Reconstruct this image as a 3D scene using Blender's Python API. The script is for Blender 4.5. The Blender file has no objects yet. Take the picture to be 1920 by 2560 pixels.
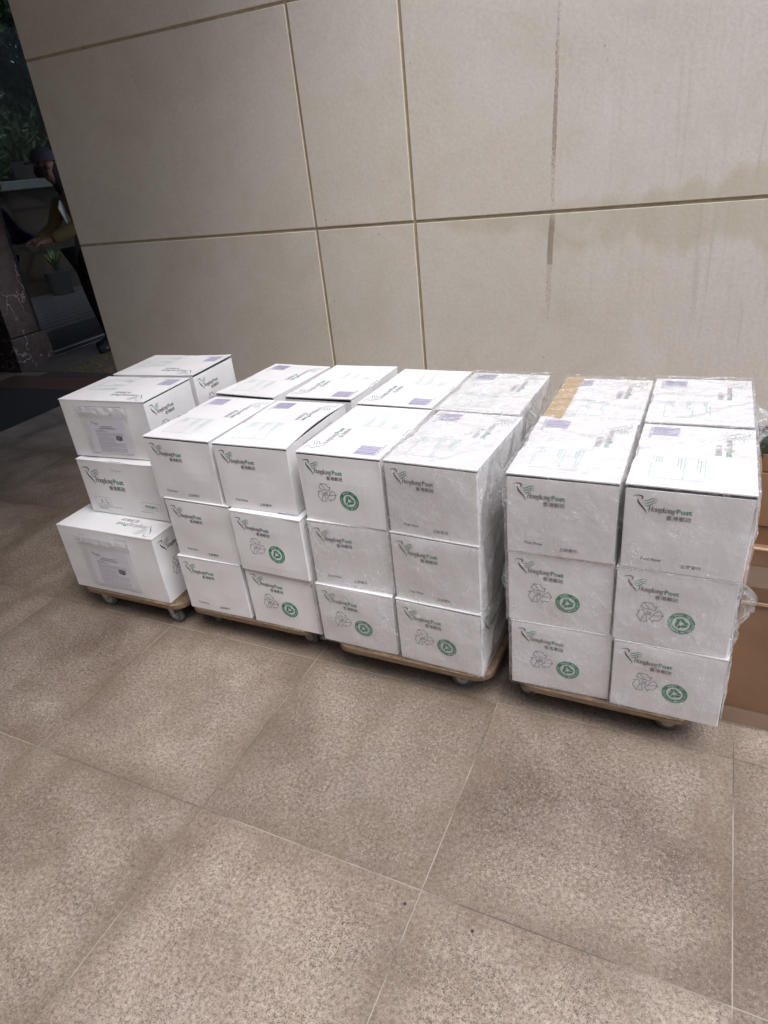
import bpy, math, random
from mathutils import Vector, Matrix, Euler, noise

SC = bpy.context.scene
COL = SC.collection
# ------------------------------------------------------------------ camera
cam_d = bpy.data.cameras.new("camera")
cam = bpy.data.objects.new("camera", cam_d)
COL.objects.link(cam)
SC.camera = cam
cam_d.sensor_fit = 'VERTICAL'
cam_d.sensor_height = 36.0
cam_d.lens = 1665.306 / 2560 * 36.0
cam_d.clip_start = 0.02
cam_d.clip_end = 500
CAM = Vector((2.34487, -2.92768, 1.43084))
_a, _b, _c = 0.4586747, 1.0837742, -0.1143359
Rm = Matrix.Rotation(_a, 3, 'Z') @ Matrix.Rotation(_b, 3, 'X') @ Matrix.Rotation(_c, 3, 'Z')
cam.matrix_world = Matrix.Translation(CAM) @ Rm.to_4x4()
SC.render.resolution_x = 768
SC.render.resolution_y = 1024
# ------------------------------------------------------------------ world, sun
SUN_EL, SUN_AZ = math.radians(65), math.radians(-34)     # azimuth measured from +X towards +Y
w = bpy.data.worlds.new("World"); SC.world = w
w.use_nodes = True
nt = w.node_tree
sky = nt.nodes.new('ShaderNodeTexSky')
sky.sky_type = 'NISHITA'
sky.sun_disc = False
sky.sun_elevation = SUN_EL
sky.sun_rotation = math.pi / 2 - SUN_AZ
sky.air_density = 1.0
sky.dust_density = 3.0
sky.ozone_density = 1.0
bg = nt.nodes['Background']
nt.links.new(sky.outputs[0], bg.inputs[0])
bg.inputs[1].default_value = 0.13
sd = bpy.data.lights.new("sun", 'SUN')
sd.energy = 1.4
sd.angle = math.radians(36)
sd.color = (0.86, 0.92, 1.0)
so = bpy.data.objects.new("sun", sd); COL.objects.link(so)
sdir = Vector((math.cos(SUN_EL) * math.cos(SUN_AZ), math.cos(SUN_EL) * math.sin(SUN_AZ), math.sin(SUN_EL)))
so.rotation_euler = sdir.to_track_quat('Z', 'Y').to_euler()
so.location = sdir * 30
SC.view_settings.view_transform = 'Standard'
SC.view_settings.look = 'None'
SC.view_settings.exposure = 0.9
SC.view_settings.gamma = 1.0
SC.cycles.max_bounces = 10
SC.cycles.transparent_max_bounces = 16

# ------------------------------------------------------------------ helpers
def tag(o, label=None, cat=None, group=None, kind=None):
    if label: o['label'] = label
    if cat: o['category'] = cat
    if group: o['group'] = group
    if kind: o['kind'] = kind
    return o

class MB:
    def __init__(s): s.v = []; s.f = []; s.m = []
    def add(s, vs, fs, mi=0):
        n = len(s.v)
        s.v.extend([tuple(p) for p in vs])
        for f in fs:
            s.f.append(tuple(i + n for i in f)); s.m.append(mi)
    def box(s, x0, x1, y0, y1, z0, z1, mi=0):
        s.add([(x0,y0,z0),(x1,y0,z0),(x1,y1,z0),(x0,y1,z0),(x0,y0,z1),(x1,y0,z1),(x1,y1,z1),(x0,y1,z1)],
              [(0,3,2,1),(4,5,6,7),(0,1,5,4),(1,2,6,5),(2,3,7,6),(3,0,4,7)], mi)
    def cyl(s, c, ax, r, h, n=20, mi=0, r2=None, cap=True):
        r2 = r if r2 is None else r2
        ax = Vector(ax).normalized(); q = ax.to_track_quat('Z', 'Y'); c = Vector(c)
        vs = []
        for k in range(n):
            t = 2*math.pi*k/n
            vs.append(c + q @ Vector((r*math.cos(t), r*math.sin(t), -h/2)))
        for k in range(n):
            t = 2*math.pi*k/n
            vs.append(c + q @ Vector((r2*math.cos(t), r2*math.sin(t), h/2)))
        fs = [(k, (k+1) % n, n+(k+1) % n, n+k) for k in range(n)]
        if cap: fs += [tuple(range(n-1, -1, -1)), tuple(range(n, 2*n))]
        s.add(vs, fs, mi)
    def tube(s, pts, rs, n=8, mi=0):
        pts = [Vector(p) for p in pts]
        if not isinstance(rs, (list, tuple)): rs = [rs]*len(pts)
        vs = []
        for i, p in enumerate(pts):
            d = (pts[min(i+1, len(pts)-1)] - pts[max(i-1, 0)]).normalized()
            q = d.to_track_quat('Z', 'Y')
            for k in range(n):
                t = 2*math.pi*k/n
                vs.append(p + q @ Vector((rs[i]*math.cos(t), rs[i]*math.sin(t), 0)))
        fs = []
        for i in range(len(pts)-1):
            for k in range(n):
                fs.append((i*n+k, i*n+(k+1) % n, (i+1)*n+(k+1) % n, (i+1)*n+k))
        fs += [tuple(range(n-1, -1, -1)), tuple(range((len(pts)-1)*n, len(pts)*n))]
        s.add(vs, fs, mi)
    def mesh(s, name, mats, smooth=False):
        me = bpy.data.meshes.new(name)
        me.from_pydata(s.v, [], s.f)
        for m in (mats if isinstance(mats, (list, tuple)) else [mats]): me.materials.append(m)
        me.polygons.foreach_set('material_index', s.m)
        me.polygons.foreach_set('use_smooth', [smooth]*len(s.f))
        me.update()
        return me
    def obj(s, name, mats, parent=None, smooth=False):
        return link(name, s.mesh(name, mats, smooth), parent)

def link(name, me, parent=None):
    o = bpy.data.objects.new(name, me); COL.objects.link(o)
    if parent: o.parent = parent
    return o

def empty(name, loc=(0,0,0), rz=0):
    o = bpy.data.objects.new(name, None); COL.objects.link(o)
    o.location = loc; o.rotation_euler = (0, 0, rz); o.empty_display_size = 0.1
    return o

def bevel(o, width, seg=2, ang=40):
    m = o.modifiers.new("bevel", 'BEVEL'); m.width = width; m.segments = seg
    m.limit_method = 'ANGLE'; m.angle_limit = math.radians(ang)
    return o

# ------------------------------------------------------------------ materials
class N:
    """small node-tree writer"""
    def __init__(s, name):
        s.mat = bpy.data.materials.new(name); s.mat.use_nodes = True
        s.t = s.mat.node_tree; s.t.nodes.clear()
        s.out = s.t.nodes.new('ShaderNodeOutputMaterial')
        s.tc = s.t.nodes.new('ShaderNodeTexCoord')
    def n(s, typ, ins=None, **kw):
        nd = s.t.nodes.new(typ)
        for k, v in kw.items(): setattr(nd, k, v)
        for k, v in (ins or {}).items():
            if isinstance(v, bpy.types.NodeSocket): s.t.links.new(v, nd.inputs[k])
            else: nd.inputs[k].default_value = v
        return nd
    def math(s, op, a, b=0.0, c=0.0, clamp=False):
        nd = s.n('ShaderNodeMath', {0: a, 1: b, 2: c}, operation=op); nd.use_clamp = clamp
        return nd.outputs[0]
    def noise(s, vec, scale, detail=4, rough=0.55, dist=0.0):
        return s.n('ShaderNodeTexNoise', {'Vector': vec, 'Scale': scale, 'Detail': detail, 'Roughness': rough, 'Distortion': dist}).outputs[0]
    def ramp(s, fac, stops, interp='LINEAR'):
        nd = s.n('ShaderNodeValToRGB', {0: fac}); cr = nd.color_ramp; cr.interpolation = interp
        while len(cr.elements) < len(stops): cr.elements.new(0.5)
        for e, (p, c) in zip(cr.elements, stops):
            e.position = p; e.color = (c[0], c[1], c[2], 1) if isinstance(c, (tuple, list)) else (c, c, c, 1)
        return nd.outputs[0]
    def mix(s, fac, a, b, mode='MIX'):
        nd = s.n('ShaderNodeMix', data_type='RGBA', blend_type=mode)
        for i, v in ((0, fac), (6, a), (7, b)):
            if isinstance(v, bpy.types.NodeSocket): s.t.links.new(v, nd.inputs[i])
            elif i == 0: nd.inputs[0].default_value = v
            else: nd.inputs[i].default_value = (v[0], v[1], v[2], 1)
        return nd.outputs[2]
    def scale(s, vec, sc, rot=(0,0,0), loc=(0,0,0)):
        return s.n('ShaderNodeMapping', {'Vector': vec, 'Scale': sc, 'Rotation': rot, 'Location': loc}).outputs[0]
    def bump(s, h, strength=0.3, dist=0.01, nrm=None):
        d = {'Height': h, 'Strength': strength, 'Distance': dist}
        if nrm is not None: d['Normal'] = nrm
        return s.n('ShaderNodeBump', d).outputs[0]
    def bsdf(s, **kw):
        p = s.n('ShaderNodeBsdfPrincipled')
        for k, v in kw.items():
            k = {'col': 'Base Color', 'rough': 'Roughness', 'metal': 'Metallic', 'spec': 'Specular IOR Level', 'nrm': 'Normal', 'trans': 'Transmission Weight', 'alpha': 'Alpha', 'coat': 'Coat Weight', 'sheen': 'Sheen Weight'}.get(k, k)
            if isinstance(v, bpy.types.NodeSocket): s.t.links.new(v, p.inputs[k])
            elif k == 'Base Color': p.inputs[k].default_value = (v[0], v[1], v[2], 1)
            else: p.inputs[k].default_value = v
        return p.outputs[0]
    def fres(s):
        bf = s.n('ShaderNodeNewGeometry').outputs['Backfacing']
        return s.n('ShaderNodeFresnel', {'IOR': s.math('MULTIPLY_ADD', bf, 1/1.45-1.45, 1.45)}).outputs[0]
    def done(s, sh):
        s.t.links.new(sh, s.out.inputs[0]); return s.mat

def simple(name, c, rough=0.6, metal=0.0, var=0.12, sc=30, bump=0.1, **kw):
    m = N(name); o = m.tc.outputs['Object']
    nz = m.noise(o, sc, 4)
    col = m.mix(nz, tuple(x*(1-var) for x in c), tuple(x*(1+var) for x in c))
    return m.done(m.bsdf(col=col, rough=rough, metal=metal, nrm=m.bump(nz, bump, 0.005), **kw))

def mat_cardboard_white():
    m = N('white_cardboard'); o = m.tc.outputs['Object']
    oi = m.n('ShaderNodeObjectInfo').outputs['Random']
    v = m.n('ShaderNodeVectorMath', {0: o, 1: m.n('ShaderNodeCombineXYZ', {0: m.math('MULTIPLY', oi, 13.0)}).outputs[0]}, operation='ADD').outputs[0]
    n1 = m.noise(v, 5, 4)
    n2 = m.noise(v, 60, 3)
    col = m.ramp(n1, [(0.3, (0.72, 0.69, 0.675)), (0.65, (0.82, 0.80, 0.79))])
    dirt = m.ramp(m.noise(v, 14, 6, 0.7, 0.6), [(0.62, 0.0), (0.80, 1.0)])
    col = m.mix(m.math('MULTIPLY', dirt, 0.22), col, (0.50, 0.45, 0.40))
    # faint corrugation showing through (vertical flutes on the sides)
    wv = m.noise(m.scale(v, (170, 170, 3)), 1.0, 2)
    h = m.math('ADD', m.math('MULTIPLY', wv, 0.22), m.math('ADD', n1, m.math('MULTIPLY', n2, 0.25)))
    return m.done(m.bsdf(col=col, rough=0.55, spec=0.35, nrm=m.bump(h, 0.25, 0.006)))

def mat_floor(GX, GY, ANG, SX, SY):
    m = N('granite_floor_tiles'); o = m.tc.outputs['Object']
    vr = m.scale(o, (1,1,1), (0,0,0), (-GX, -GY, 0))
    vr = m.scale(vr, (1,1,1), (0,0,-ANG))
    sp = m.n('ShaderNodeSeparateXYZ', {0: vr})
    wob = m.math('MULTIPLY', m.math('SUBTRACT', m.noise(o, 25, 3), 0.5), 0.002)
    u = m.math('DIVIDE', m.math('ADD', sp.outputs[0], wob), SX)
    v = m.math('DIVIDE', m.math('ADD', sp.outputs[1], wob), SY)
    def edge(q, S):
        fr = m.math('FRACT', q)
        d = m.math('MINIMUM', fr, m.math('SUBTRACT', 1.0, fr))
        return m.math('MULTIPLY', d, S)
    d = m.math('MINIMUM', edge(u, SX), edge(v, SY))
    grout = m.math('LESS_THAN', d, 0.0012)
    edged = m.ramp(m.math('ADD', m.math('MULTIPLY', d, 9.0), m.math('MULTIPLY', m.math('SUBTRACT', m.noise(o, 9, 4), .5), .9)), [(0.0, 1.0), (0.35, 0.55), (1.0, 0.0)])
    tid = m.n('ShaderNodeCombineXYZ', {0: m.math('FLOOR', u), 1: m.math('FLOOR', v)}).outputs[0]
    wn = m.n('ShaderNodeTexWhiteNoise', {0: tid}, noise_dimensions='3D')
    off = m.n('ShaderNodeVectorMath', {0: wn.outputs[1], 1: (7, 7, 7)}, operation='MULTIPLY').outputs[0]
    pv = m.n('ShaderNodeVectorMath', {0: o, 1: off}, operation='ADD').outputs[0]
    big = m.noise(pv, 2.2, 6, 0.62, 0.5)
    big2 = m.noise(pv, 7.5, 5, 0.62, 0.8)
    fine = m.noise(o, 260, 2, 0.6)
    fine2 = m.noise(o, 110, 3, 0.65)
    grain = m.n('ShaderNodeTexVoronoi', {'Vector': o, 'Scale': 480}).outputs['Color']
    gr = m.n('ShaderNodeSeparateColor', {0: grain}).outputs[0]
    base = m.ramp(big, [(0.30, (0.165, 0.116, 0.082)), (0.50, (0.280, 0.216, 0.162)), (0.72, (0.40, 0.325, 0.255))])
    grey = m.ramp(big2, [(0.45, 0.0), (0.72, 1.0)])
    base = m.mix(m.math('MULTIPLY', grey, 0.20), base, (0.34, 0.31, 0.28))
    tv = m.math('MULTIPLY_ADD', wn.outputs[0], 0.30, 0.86)
    base = m.mix(1.0, base, m.n('ShaderNodeCombineColor', {0: tv, 1: tv, 2: tv}).outputs[0], 'MULTIPLY')
    # dark and light mineral grains
    dk = m.ramp(gr, [(0.0, 1.0), (0.13, 1.0), (0.20, 0.0)])
    lt = m.ramp(gr, [(0.80, 0.0), (0.88, 1.0)])
    gmask = m.ramp(m.noise(o, 6, 4, .65), [(0.35, 0.35), (0.65, 0.85)])
    col = m.mix(m.math('MULTIPLY', dk, gmask), base, (0.075, 0.055, 0.048))
    col = m.mix(m.math('MULTIPLY', lt, 0.30), col, (0.56, 0.50, 0.45))
    sw = m.ramp(fine2, [(0.33, 0.60), (0.50, 1.0), (0.67, 1.28)])
    col = m.mix(1.0, col, sw, 'MULTIPLY')
    # grime along the joints and darker worn blotches
    stain = m.ramp(m.noise(o, 4.6, 7, 0.68, 1.2), [(0.48, 0.0), (0.68, 1.0)])
    col = m.mix(m.math('MULTIPLY', stain, 0.42), col, (0.16, 0.108, 0.075))
    col = m.mix(m.math('MULTIPLY', edged, 0.48), col, (0.150, 0.105, 0.072))
    gn = m.ramp(m.noise(o, 3.0, 3), [(0.42, (0.37, 0.32, 0.265)), (0.54, (0.11, 0.09, 0.075))])
    col = m.mix(grout, col, gn)
    # one pale lime spot and one dark crumb per few tiles
    sv = m.n('ShaderNodeTexVoronoi', {'Vector': o, 'Scale': 2.1, 'Randomness': 1.0}).outputs['Distance']
    col = m.mix(m.ramp(sv, [(0.0, 1.0), (0.014, 0.7), (0.022, 0.0)]), col, (0.60, 0.55, 0.50))
    sv2 = m.n('ShaderNodeTexVoronoi', {'Vector': m.scale(o, (1,1,1), (0,0,1), (3.3,1.7,0)), 'Scale': 3.4}).outputs['Distance']
    col = m.mix(m.ramp(sv2, [(0.0, 1.0), (0.010, 1.0), (0.016, 0.0)]), col, (0.03, 0.025, 0.02))
    h = m.math('ADD', m.math('MULTIPLY', gr, 0.4), m.math('ADD', fine2, m.math('MULTIPLY', fine, 0.3)))
    h = m.math('SUBTRACT', h, m.math('MULTIPLY', grout, 1.2))
    rough = m.ramp(big2, [(0.3, 0.50), (0.7, 0.72)])
    return m.done(m.bsdf(col=col, rough=rough, spec=0.4, nrm=m.bump(h, 0.45, 0.0016)))

def mat_wall():
    m = N('limestone_wall'); o = m.tc.outputs['Object']
    sp = m.n('ShaderNodeSeparateXYZ', {0: o}); X, Z = sp.outputs[0], sp.outputs[2]
    a = m.noise(o, 1.4, 6, 0.6, 0.6)
    b = m.noise(o, 7, 6, 0.65, 0.4)
    c = m.noise(o, 70, 4, 0.6)
    col = m.ramp(a, [(0.30, (0.68, 0.60, 0.475)), (0.5, (0.745, 0.67, 0.55)), (0.72, (0.78, 0.715, 0.62))])
    col = m.mix(m.ramp(b, [(0.5, 0.0), (0.75, 0.35)]), col, (0.66, 0.605, 0.45))
    # greyer, cooler tone to the right
    gx = m.ramp(m.math('DIVIDE', m.math('ADD', X, m.math('MULTIPLY', a, 0.8)), 3.0), [(0.15, 0.0), (0.75, 1.0)])
    col = m.mix(m.math('MULTIPLY', gx, 0.40), col, (0.75, 0.70, 0.645))
    col = m.mix(1.0, col, m.ramp(c, [(0.3, 0.93), (0.7, 1.05)]), 'MULTIPLY')
    # vertical rain streaks on the right
    st = m.noise(m.scale(o, (42, 1, 1.1)), 1.0, 4, 0.6)
    rs = m.math('MULTIPLY', m.ramp(st, [(0.52, 0.0), (0.70, 1.0)]), m.ramp(m.math('DIVIDE', X, 3.0), [(0.62, 0.0), (0.82, 1.0)]))
    col = m.mix(m.math('MULTIPLY', rs, 0.28), col, (0.60, 0.57, 0.56))
    st2 = m.noise(m.scale(o, (60, 1, 1.6), (0,0,0), (5,0,0)), 1.0, 4, 0.6)
    rs2 = m.math('MULTIPLY', m.ramp(st2, [(0.56, 0.0), (0.72, 1.0)]), m.ramp(m.math('DIVIDE', X, 3.0), [(0.55, 0.0), (0.8, 1.0)]))
    col = m.mix(m.math('MULTIPLY', rs2, 0.30), col, (0.33, 0.30, 0.27))
    # brown run of old adhesive: a ragged vertical strip
    wx = m.math('MULTIPLY', m.math('SUBTRACT', m.noise(m.scale(o, (0,0,1.0)), 3.0, 3), 0.5), 0.030)
    xl = m.math('ADD', m.math('MULTIPLY_ADD', Z, 0.024, 1.764), wx)
    hw = m.ramp(m.math('DIVIDE', Z, 2.0), [(0.36, 0.0), (0.42, 0.0115), (0.57, 0.0125), (0.585, 0.0075), (0.72, 0.009), (0.9, 0.0055), (1.0, 0.003)])
    dist = m.math('ABSOLUTE', m.math('SUBTRACT', X, xl))
    inside = m.math('MULTIPLY', m.math('SUBTRACT', m.math('ADD', hw, m.math('MULTIPLY', m.math('SUBTRACT', m.noise(o, 60, 3), .5), .006)), dist), 500.0, clamp=True)
    solid = m.ramp(m.math('DIVIDE', Z, 2.0), [(0.36, 0.36), (0.485, 0.40), (0.49, 0.95), (0.575, 0.9), (0.58, 0.42), (0.65, 0.36), (0.72, 0.66), (0.80, 0.55), (0.9, 0.42), (0.98, 0.2), (1.0, 0.0)])
    rag = m.noise(m.scale(o, (3.5, 1, 1)), 95, 5, 0.8)
    keep = m.math('MULTIPLY', m.math('SUBTRACT', m.math('MULTIPLY_ADD', solid, 0.42, 0.36), rag), 9.0, clamp=True)
    run = m.math('MULTIPLY', m.math('MULTIPLY', inside, keep), m.math('GREATER_THAN', Z, 0.72))
    # damp tide mark around the joint at z=1.17 on the right
    wob = m.math('MULTIPLY', m.math('SUBTRACT', m.noise(m.scale(o, (1, 1, 0.2)), 4.5, 4), 0.45), 0.5)
    def soft(lim, dist_, w_): return m.math('DIVIDE', m.math('SUBTRACT', lim, dist_), w_, clamp=True)
    up = m.math('MULTIPLY', m.math('GREATER_THAN', Z, 1.17), soft(m.math('MULTIPLY', m.ramp(m.math('DIVIDE', X, 3.0), [(0.50, 0.0), (0.90, 1.0)]), m.math('ADD', wob, 0.10)), m.math('SUBTRACT', Z, 1.17), .035))
    dn = m.math('MULTIPLY', m.math('LESS_THAN', Z, 1.17), soft(m.math('MULTIPLY', m.ramp(m.math('DIVIDE', X, 3.0), [(0.36, 0.0), (0.68, 1.0)]), m.math('ADD', m.math('MULTIPLY', wob, 0.8), 0.15)), m.math('SUBTRACT', 1.17, Z), .05))
    damp = m.math('MULTIPLY', m.math('MAXIMUM', up, dn), m.ramp(m.noise(m.scale(o, (9, 1, 2)), 1.0, 4), [(0.3, .55), (0.7, 1.0)]))
    col = m.mix(m.math('MULTIPLY', damp, 0.62), col, (0.56, 0.49, 0.34))
    col = m.mix(m.math('MULTIPLY', run, 0.78), col, (0.27, 0.205, 0.15))
    # blotches of weathering and faint scuffs
    bl = m.noise(o, 2.6, 7, 0.7, 1.2)
    col = m.mix(m.ramp(bl, [(0.48, 0.0), (0.72, 0.36)]), col, (0.58, 0.51, 0.39))
    bl2 = m.noise(m.scale(o, (1, 1, .5), (0,0,0), (7,2,1)), 3.4, 7, 0.72, 1.5)
    col = m.mix(m.ramp(bl2, [(0.52, 0.0), (0.74, 0.40)]), col, (0.82, 0.77, 0.71))
    sc_ = m.noise(m.scale(o, (70, 1, 16), (0, .5, 0)), 1.0, 4, .7)
    col = m.mix(m.ramp(sc_, [(0.70, 0.0), (0.78, 0.35)]), col, (0.33, 0.29, 0.25))
    # small chips and pits
    pv = m.n('ShaderNodeTexVoronoi', {'Vector': m.scale(o, (1, 1, 0.6)), 'Scale': 9.0}).outputs['Distance']
    pit = m.ramp(pv, [(0.0, 1.0), (0.022, 1.0), (0.034, 0.0)])
    col = m.mix(m.math('MULTIPLY', pit, 0.55), col, (0.20, 0.17, 0.14))
    h = m.math('ADD', c, m.math('MULTIPLY', b, 0.8))
    return m.done(m.bsdf(col=col, rough=0.62, spec=0.3, nrm=m.bump(h, 0.20, 0.004)))

def mat_film():
    m = N('stretch_film'); o = m.tc.outputs['Object']
    oi = m.n('ShaderNodeObjectInfo').outputs['Random']
    o2 = m.n('ShaderNodeVectorMath', {0: o, 1: m.n('ShaderNodeCombineXYZ', {0: m.math('MULTIPLY', oi, 9.0), 1: m.math('MULTIPLY', oi, 5.0), 2: oi}).outputs[0]}, operation='ADD').outputs[0]
    def stretch(d, k):
        d = Vector(d).normalized()
        dt = m.n('ShaderNodeVectorMath', {0: o2, 1: tuple(d)}, operation='DOT_PRODUCT').outputs['Value']
        sc = m.n('ShaderNodeVectorMath', {0: tuple(d), 'Scale': m.math('MULTIPLY', dt, k)}, operation='SCALE').outputs[0]
        return m.n('ShaderNodeVectorMath', {0: o2, 1: sc}, operation='SUBTRACT').outputs[0]
    def lines(vec, scale, wdt, dist):
        nz = m.noise(vec, scale, 3, 0.5, dist)
        q = m.math('DIVIDE', m.math('ABSOLUTE', m.math('SUBTRACT', nz, 0.5)), wdt)
        return m.math('SUBTRACT', 1.0, q, clamp=True)
    l1 = lines(stretch((.55, .5, -.8), .955), 26, .024, .15)
    l2 = lines(stretch((.9, .25, .35), .88), 16, .016, .8)
    l3 = lines(stretch((.1, .9, .5), .80), 30, .020, 1.2)
    streak = m.noise(stretch((.55, .5, -.8), .93), 42, 4, 0.6, 0.4)
    msk = m.ramp(m.noise(o2, 9, 4, 0.6, 1.0), [(0.42, 0.0), (0.62, 1.0)])
    msk2 = m.ramp(m.noise(m.scale(o2, (1,1,1), (0,0,0), (3,3,3)), 7, 4, 0.6, 1.0), [(0.45, 0.0), (0.62, 1.0)])
    f = m.math('MULTIPLY', m.math('MULTIPLY', l1, msk), 0.42)  # white diffuse lines and streaks painted in as glints on the film
    f = m.math('MAXIMUM', f, m.math('MULTIPLY', m.math('MULTIPLY', l2, msk2), 0.12))
    f = m.math('MAXIMUM', f, m.math('MULTIPLY', m.math('MULTIPLY', l3, msk), 0.06))
    f = m.math('ADD', f, m.math('MULTIPLY', m.ramp(streak, [(0.48, 0.0), (0.72, 1.0)]), 0.20))
    f = m.math('ADD', f, 0.035, clamp=True)
    cr = m.noise(o2, 11, 4, 0.55, 1.0)
    h = m.math('ADD', m.math('MULTIPLY', streak, 1.3), m.math('ADD', cr, m.math('MULTIPLY', m.math('ADD', l1, m.math('ADD', l2, l3)), 0.25)))
    nr = m.bump(h, 0.8, 0.006)
    body = m.n('ShaderNodeBsdfDiffuse', {'Color': (0.93, 0.94, 0.97, 1)}).outputs[0]
    trn = m.n('ShaderNodeBsdfTranslucent', {'Color': (0.93, 0.94, 0.97, 1)}).outputs[0]
    haze = m.n('ShaderNodeMixShader', {0: 0.5, 1: body, 2: trn}).outputs[0]
    clear = m.n('ShaderNodeMixShader', {0: f, 1: m.n('ShaderNodeBsdfTransparent').outputs[0], 2: haze}).outputs[0]
    gl = m.n('ShaderNodeBsdfGlossy', {'Roughness': 0.08, 'Normal': nr, 'Color': (1, 1, 1, 1)}).outputs[0]
    fr = m.fres()
    return m.done(m.n('ShaderNodeMixShader', {0: m.math('MULTIPLY', fr, 1.6, clamp=True), 1: clear, 2: gl}).outputs[0])

def mat_clear(name, haze=0.12, rough=0.12, tint=(1,1,1), fres=1.2, body=(.8,.8,.82)):
    m = N(name); o = m.tc.outputs['Object']
    nz = m.noise(o, 18, 4, 0.6, 1.0)
    nr = m.bump(nz, 0.6, 0.008)
    df = m.n('ShaderNodeBsdfDiffuse', {'Color': (*body, 1), 'Normal': nr}).outputs[0]
    a = m.n('ShaderNodeMixShader', {0: haze, 1: m.n('ShaderNodeBsdfTransparent', {'Color': (*tint, 1)}).outputs[0], 2: df}).outputs[0]
    gl = m.n('ShaderNodeBsdfGlossy', {'Roughness': rough, 'Normal': nr}).outputs[0]
    fr = m.fres()
    return m.done(m.n('ShaderNodeMixShader', {0: m.math('MULTIPLY', fr, fres, clamp=True), 1: a, 2: gl}).outputs[0])

def mat_glass():
    m = N('tinted_glass')
    tr = m.n('ShaderNodeBsdfTransparent', {'Color': (0.40, 0.42, 0.42, 1)}).outputs[0]
    gl = m.n('ShaderNodeBsdfGlossy', {'Roughness': 0.02, 'Color': (.16, .16, .17, 1)}).outputs[0]
    fr = m.fres()
    return m.done(m.n('ShaderNodeMixShader', {0: fr, 1: tr, 2: gl}).outputs[0])

def mat_kraft():
    m = N('brown_cardboard'); o = m.tc.outputs['Object']
    a = m.noise(o, 4, 5, 0.6, 0.5); b = m.noise(m.scale(o, (90, 90, 3)), 1.0, 3)
    col = m.ramp(a, [(0.3, (0.20, 0.112, 0.060)), (0.7, (0.28, 0.165, 0.095))])
    col = m.mix(m.math('MULTIPLY', b, 0.18), col, (0.18, 0.095, 0.05))
    return m.done(m.bsdf(col=col, rough=0.65, spec=0.3, nrm=m.bump(m.math('ADD', a, m.math('MULTIPLY', b, 0.15)), 0.25, 0.01)))

def mat_plywood():
    m = N('plywood'); o = m.tc.outputs['Object']
    pl = m.noise(m.scale(o, (6, 6, 210)), 1.0, 3, .7)
    gr = m.noise(m.scale(o, (5, 60, 60)), 1.0, 4, 0.6, 1.0)
    pl = m.math('ADD', m.math('MULTIPLY', pl, .5), m.math('MULTIPLY', m.noise(m.scale(o, (45, 45, 240)), 1.0, 4, .75, 1.0), .5))
    col = m.ramp(pl, [(0.42, (0.035, 0.020, 0.012)), (0.5, (0.11, 0.066, 0.036)), (0.60, (0.30, 0.205, 0.115))])
    col = m.mix(m.math('MULTIPLY', gr, 0.45), col, (0.30, 0.20, 0.12))
    dirt = m.ramp(m.noise(o, 12, 4, 0.7), [(0.42, 0.0), (0.66, 0.7)])
    col = m.mix(dirt, col, (0.16, 0.10, 0.07))
    return m.done(m.bsdf(col=col, rough=0.7, nrm=m.bump(m.math('ADD', pl, gr), 0.5, 0.003)))

def mat_marble(name, dark, vein, sc=5.0, amt=0.85):
    m = N(name); o = m.tc.outputs['Object']
    d = m.n('ShaderNodeTexNoise', {'Vector': o, 'Scale': sc, 'Detail': 4.0}).outputs[1]
    v = m.mix(0.35, o, d)
    e = m.n('ShaderNodeTexVoronoi', {'Vector': v, 'Scale': sc*1.6}, feature='DISTANCE_TO_EDGE').outputs[0]
    vn = m.ramp(e, [(0.0, 1.0), (0.012, 0.8), (0.035, 0.0)])
    vn = m.math('MULTIPLY', vn, m.ramp(m.noise(o, sc*.9, 3), [(0.48, 0.0), (0.62, 1.0)]))
    b = m.ramp(m.noise(o, 3*sc, 5, .65), [(0.3, tuple(x*.6 for x in dark)), (0.7, tuple(x*1.6 for x in dark))])
    col = m.mix(m.math('MULTIPLY', vn, amt), b, vein)
    return m.done(m.bsdf(col=col, rough=0.25, spec=0.5))

def mat_pebbles(name, a, b, sc, sx=1.0, grout=(.05,.04,.03)):
    m = N(name); o = m.tc.outputs['Object']
    v = m.scale(o, (1, sx, 1))
    vo = m.n('ShaderNodeTexVoronoi', {'Vector': v, 'Scale': sc})
    ed = m.n('ShaderNodeTexVoronoi', {'Vector': v, 'Scale': sc}, feature='DISTANCE_TO_EDGE').outputs[0]
    cr = m.n('ShaderNodeSeparateColor', {0: vo.outputs['Color']}).outputs[0]
    col = m.mix(cr, a, b)
    col = m.mix(m.ramp(ed, [(0.03, 1.0), (0.10, 0.0)]), col, grout)
    return m.done(m.bsdf(col=col, rough=0.6, nrm=m.bump(ed, 0.8, 0.01)))

M = {}
M['card'] = mat_cardboard_white()
M['film'] = mat_film()
M['wall'] = mat_wall()
M['kraft'] = mat_kraft()
M['pot'] = simple('dark_glazed_pot', (0.06, 0.065, 0.065), 0.5, var=.3, sc=9)
M['ply'] = mat_plywood()
M['glass'] = mat_glass()
M['pouch'] = mat_clear('clear_pouch', 0.09, 0.16, fres=.8)
M['cleartape'] = mat_clear('clear_tape', 0.30, 0.15, body=(.55,.42,.33))
M['frost_tape'] = mat_clear('frosted_tape', 0.55, 0.3, body=(.82,.82,.86))
M['ink'] = simple('dark_ink', (0.050, 0.030, 0.036), 0.55, var=.2, sc=200, bump=0)
M['green'] = simple('green_ink', (0.015, 0.235, 0.125), 0.5, var=.12, sc=150, bump=0)
M['lgreen'] = simple('pale_green_ink', (0.27, 0.53, 0.45), 0.5, var=.1, sc=150, bump=0)
M['purple'] = simple('purple_ink', (0.22, 0.17, 0.40), 0.5, var=.15, sc=150, bump=0)
M['white'] = simple('white_ink', (0.72, 0.72, 0.70), 0.5, bump=0)
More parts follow.
